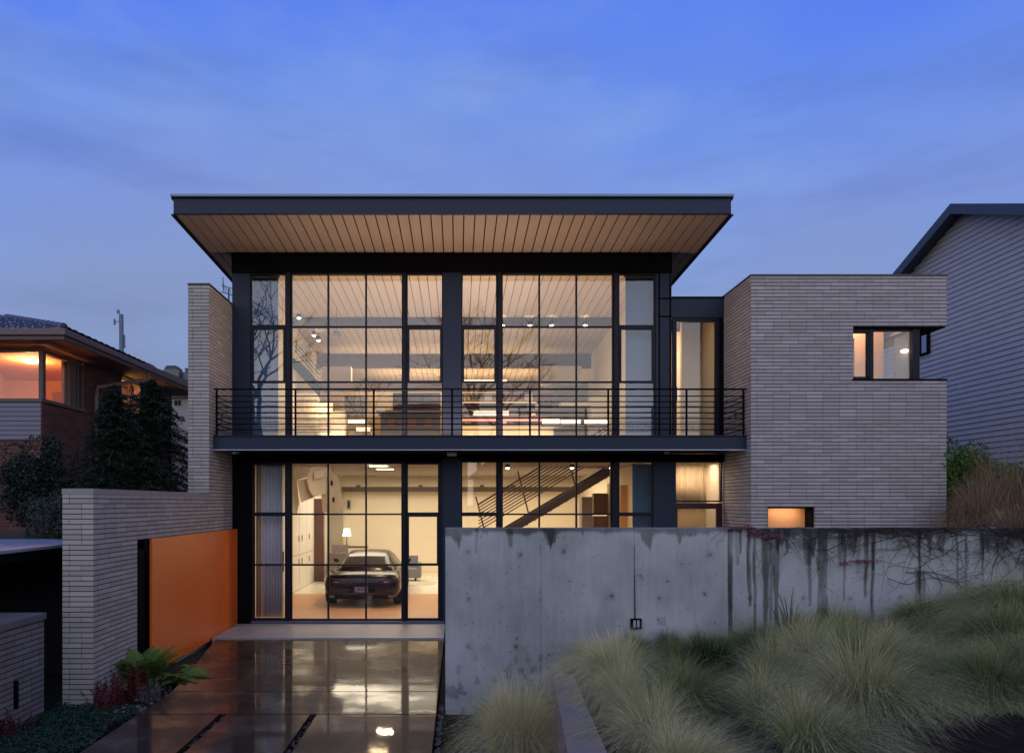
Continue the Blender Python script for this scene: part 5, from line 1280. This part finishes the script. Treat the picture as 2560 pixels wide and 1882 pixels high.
# ---------------------------------------------------------------- vines over the concrete wall
VN = thing('bare_vine', 'black leafless vine sprawling over the right end of the concrete wall', 'vine', (7, -6.1, 2.2))
vb = MB(); rv = random.Random(5)
def vine(x, z, ang, L, r0, depth=0):
    pts = []; n = int(L/.045)+2; X, Z, a = x, z, ang; yoff = Yc_ - .012 - rv.random()*.05
    for i in range(n):
        pts.append((X, yoff - .012*math.sin(i*.5), Z)); a += rv.gauss(0, .16); a += (-.02 if depth == 0 else 0)
        X += math.cos(a)*.045; Z += math.sin(a)*.045
        if Z > cz1+.01: Z = cz1+.01; a = -abs(a)*.3 if math.cos(a) > 0 else math.pi+.2
        if depth < 2 and rv.random() < .18: vine(X, Z, a+rv.choice((-1,1))*rv.uniform(.5, 1.3), L*rv.uniform(.2, .45), r0*.6, depth+1)
    vb.tube(pts, [max(.0012, r0*(1-.7*i/len(pts))) for i in range(len(pts))], 4, cap=False)
for i in range(34):
    x0_ = 5.0 + 3.6*rv.random()**.7; vine(x0_, cz1 - rv.random()*.10, rv.choice((-.12, math.pi+.12)) + rv.uniform(-.25, .1), rv.uniform(.6, 1.5), .0048)
for i in range(20): vine(6.5 + rv.random()*1.6, cz1 - rv.random()**1.5*.45, rv.uniform(-.3, .25) + (math.pi if rv.random() < .5 else 0), rv.uniform(.6, 1.3), .0055)
for i in range(12): vine(3.9 + rv.random()*2.2, cz1 - rv.random()*.06, rv.uniform(-.25, 0) + (math.pi if rv.random() < .5 else 0), rv.uniform(.4, 1.0), .0045)
for x in (1692, 1727, 1790, 1850, 1900, 1920, 2019, 2100, 2150): vine(cpx(x), cz1-.02, -math.pi/2, rv.uniform(.25, .7), .004, 1)
for i in range(7): vine(5.6+i*.25, 1.62+.1*math.sin(i), rv.uniform(-.35, -.1), 1.3, .005, 1)
print('VINE', len(vb.f)); vb.build('stem', plain('black_vine', (.030, .017, .015), .8), VN)
r = np.random.default_rng(81)
rl_ = attr_mat('pink_red_leaf', [(0, (.05,.012,.02)), (.5, (.17,.045,.06)), (1, (.36,.16,.17))], .5, trans=.2)
for (x, y, sx, sy, n) in ((1620,1157,30,2.5,130),(1655,1168,14,7,110),(1690,1176,20,3.5,150),(1890,1230,26,2.5,90),(1850,1235,16,3,30)):
    P = np.stack([cpx(x)+r.normal(0, sx, n)*Dc/F*.6, Yc_-.02-r.random(n)*.08, cpz(y)+r.normal(0, sy, n)*Dc/F*.7], 1)
    V, Fq, T = leaves(P, np.tile([0,-1.,.5], (len(P),1)), .016, np.full(len(P), .55), .6, .7)
    fast_mesh('leaf_cluster', V, Fq, rl_, VN, T)

# ---------------------------------------------------------------- across the street, seen only as reflections
def bare_tree(x, y, z, H_, seed, label):
    rr_ = random.Random(seed); o = thing('bare_tree', label, 'tree', (x, y, z), 'bare street trees mirrored in the glass'); tk = MB(); tb = MB()
    def grow(p, d, L, r, lv):
        q = p + d*L; mid = p + d*L*.5 + Vector((rr_.gauss(0,.04), rr_.gauss(0,.04), 0))*L
        (tk if lv < 2 else tb).tube([p, mid, q], [r, r*.85, r*.7], 5 if lv < 3 else 3, cap=False)
        if lv >= 6: return
        for i in range(3):
            nd = (d + Vector((rr_.gauss(0,.55), rr_.gauss(0,.55), rr_.gauss(.12,.3)))).normalized(); grow(q, nd, L*rr_.uniform(.62,.85), r*.62, lv+1)
    grow(Vector((x, y, z)), Vector((0, 0, 1)), H_*.28, H_*.018, 0)
    tk.build('trunk', bark, o); tb.build('crown', bark, o)
bare_tree(-13.4, -32, .9, 19.5, 3, 'bare street tree mirrored in the upper left window')
bare_tree(1.6, -37, .9, 17, 4, 'bare street tree mirrored in the middle upper windows')
bare_tree(-7.6, -34, .9, 11, 9, 'bare street tree mirrored beside the upper stair')
for i, (x, w_, hh2, lb) in enumerate(((-18, 20, 5.2, 'dark house across the street mirrored at the left'), (-3.4, 8.5, 9.8, 'dark house across the street mirrored in the middle'), (13.5, 24, 5.0, 'dark house across the street mirrored at the right'))):
    o = thing('street_house', lb, 'house', (x, -48, .9)); B(x-w_/2, x+w_/2, -54, -46, -.4, hh2).build('wall', plain('street_house_wall', (.10, .09, .09), .8), o)
    rm = MB(); rm.hexa([(x-w_/2-.5,-54.5,hh2),(x+w_/2+.5,-54.5,hh2),(x+w_/2+.5,-45.5,hh2),(x-w_/2-.5,-45.5,hh2)], [(x-w_/2+2,-50.2,hh2+2.2),(x+w_/2-2,-50.2,hh2+2.2),(x+w_/2-2,-49.8,hh2+2.2),(x-w_/2+2,-49.8,hh2+2.2)])
    rm.build('roof', plain('street_house_roof', (.03, .03, .035), .8), o)

# ---------------------------------------------------------------- lights
WARM = (1.0, .70, .42)
for i, y in enumerate((.7, 2.0, 3.6)): lamp('AREA', 'garage_light_front', (-1.98, y, 3.515), 30, (1, .64, .34), .42, (0, 0, 0), .10)
lamp('AREA', 'garage_light_back', (-2.2, 7.2, 3.52), 190, (1, .84, .62), 4.0, (0, 0, 0), 3.5)
lamp('AREA', 'hall_light', (2.2, 6.8, 3.52), 200, (1, .78, .52), 3.6, (0, 0, 0), 4)
lamp('AREA', 'hall_light_front', (2.0, 1.5, 3.50), 45, (1, .70, .40), 4, (0, 0, 0), 1)
lamp('AREA', 'upper_uplight_front', (-.1, .62, 4.02), 175, (1, .70, .49), 6.0, (R(180), 0, 0), .5)
lamp('AREA', 'soffit_fill', (.1, -.42, 4.02), 92, (1, .68, .50), 4.4, (R(180), 0, 0), .12)  # added fill on the deck without a fitting, warms the soffit
lamp('AREA', 'upper_uplight_mid', (-.6, 5.2, 4.6), 62, (1, .76, .52), 7.0, (R(180), 0, 0), .6)
lamp('AREA', 'upper_uplight_back', (-.6, 8.15, 6.35), 55, (1, .72, .42), 7.0, (R(180), 0, 0), .5)
lamp('AREA', 'kitchen_light', (-1.0, 7.9, 7.2), 70, (1, .72, .46), 5.5, (0, 0, 0), .8)
lamp('AREA', 'loft_light', (0, 11, 6.6), 90, (1, .68, .36), 6.5, (R(180), 0, 0), 1)
lamp('POINT', 'stair_light', (-4.0, 5.0, 5.4), 18, WARM, .15)
lamp('POINT', 'link_light', (5.3, 2.0, 6.4), 45, (1, .74, .46), .15)
lamp('AREA', 'link_light_low', (5.3, .5, 3.49), 15, (1, .74, .48), .8, (0, 0, 0), .2)
lamp('SPOT', 'sculpture_fill', (-3.0, .75, 3.42), 60, (1, .84, .64), .04, (R(78), 0, R(14)), spot=75)  # added to whiten the hanging sheets, no fitting belongs to it
for x in (5.02, 5.36): lamp('SPOT', 'curtain_spot', (x, .72, 3.48), 9, (1, .75, .45), .03, (R(12), 0, 0), spot=46)
lamp('POINT', 'wing_light', (8.3, -.72, 6.45), 32, (1, .62, .36), .12)
lamp('POINT', 'wing_low_light', (6.5, YW+.75, 2.3), 0.01, (1, .6, .3), .08)
lamp('AREA', 'low_blind_fill', ((lx0+lx1)/2, YW+.16, lz1-.05), 3.4, (1, .70, .46), .6, (R(25), 0, 0), .16)  # added in the reveal in place of light from behind the blind
lamp('POINT', 'side_house_lamp', (at(68,785,15.6).x, at(68,785,15.6).y, at(68,785,15.6).z-.22), 150, (1, .37, .13), .15)
lamp('POINT', 'neighbour_side_light', (XN-.5, 3.6, 5.6), 60, (1, .50, .18), .1)

sun = bpy.data.lights.new('sun', 'SUN'); sun.energy = .12; sun.angle = R(40); sun.color = (1, .88, .9)
so_ = bpy.data.objects.new('sun', sun); COL.objects.link(so_); so_.rotation_euler = (R(62), 0, R(-12))

# ---------------------------------------------------------------- dusk sky
w = bpy.data.worlds.new('World'); SC.world = w; w.use_nodes = True; nt = w.node_tree; nt.nodes.clear(); l = nt.links
tc = nt.nodes.new('ShaderNodeTexCoord'); sp = nt.nodes.new('ShaderNodeSeparateXYZ'); l.new(tc.outputs['Generated'], sp.inputs[0])
sky = nt.nodes.new('ShaderNodeTexSky'); sky.sky_type = 'NISHITA'; sky.sun_disc = False; sky.sun_elevation = R(-2); sky.sun_rotation = R(192); sky.air_density = 1.4; sky.ozone_density = 3.0
z = sp.outputs[2]; ymix = sp.outputs[1]
cl1 = noise(nt, 2.3, 7, .55, tc.outputs['Generated'], (1.0, 1.0, 2.4))
cl2 = noise(nt, 1.1, 4, .5, tc.outputs['Generated'], (1.4, 1, 2.2))
zz = math_(nt, 'ADD', z, math_(nt, 'MULTIPLY_ADD', cl2, .34, -.17)); xx_ = sp.outputs[0]; zz = math_(nt, 'ADD', zz, math_(nt, 'MULTIPLY', math_(nt, 'MULTIPLY', xx_, xx_), .30)); zz = math_(nt, 'SUBTRACT', zz, .02)
grad = ramp(nt, zz, [(0.0, (.22,.255,.36)), (.22, (.225,.29,.47)), (.31, (.235,.32,.59)), (.42, (.19,.30,.73)), (.50, (.135,.265,.80)), (.60, (.082,.19,.88)), (.75, (.07,.17,.80))])
cloud = ramp(nt, cl1, [(.47, (0,0,0)), (.68, (1,1,1))])
cmask = math_(nt, 'MULTIPLY', cloud, .60)
col = mixc(nt, cmask, grad, (.25, .39, .76))
cl3 = ramp(nt, noise(nt, 2.3, 5, .6, tc.outputs['Generated'], (.8, 1, 4.5)), [(.52, (0,0,0)), (.72, (1,1,1))])
col = mixc(nt, math_(nt, 'MULTIPLY', cl3, .35), col, (.10, .14, .40))
# brighter western afterglow behind the camera
bk_ = math_(nt, 'MULTIPLY_ADD', ymix, -.5, .5)
bk2 = ramp(nt, bk_, [(.45, (0,0,0)), (.95, (1,1,1))])
glow = ramp(nt, z, [(0, (2.2,1.85,1.55)), (.13, (1.55,1.5,1.5)), (.32, (.90,1.03,1.32)), (.8, (.74,.84,1.05))])
col = mixc(nt, bk2, col, glow)
bg1 = N(nt, 'ShaderNodeBackground', Strength=1.0); l.new(col, bg1.inputs[0])
bg2 = N(nt, 'ShaderNodeBackground', Strength=.10); l.new(sky.outputs[0], bg2.inputs[0])
ad = nt.nodes.new('ShaderNodeAddShader'); l.new(bg1.outputs[0], ad.inputs[0]); l.new(bg2.outputs[0], ad.inputs[1])
out = nt.nodes.new('ShaderNodeOutputWorld'); l.new(ad.outputs[0], out.inputs[0])

# ---------------------------------------------------------------- camera
cam = bpy.data.cameras.new('camera'); co = bpy.data.objects.new('camera', cam); COL.objects.link(co)
co.location = (0, -15, EY); co.rotation_euler = (R(90), 0, 0)
cam.sensor_width = 36; cam.lens = 36*F/2247; cam.shift_x = (1123.5-CX)/2247; cam.shift_y = (CY-826)/2247
cam.clip_start = .1; cam.clip_end = 3000
SC.camera = co
SC.view_settings.view_transform = 'Standard'; SC.view_settings.look = 'None'; SC.view_settings.exposure = 0; SC.view_settings.gamma = 1
SC.cycles.use_denoising = True; SC.cycles.max_bounces = 8; SC.cycles.diffuse_bounces = 4; SC.cycles.glossy_bounces = 4
SC.cycles.transparent_max_bounces = 24; SC.cycles.sample_clamp_indirect = 6; SC.cycles.caustics_reflective = False
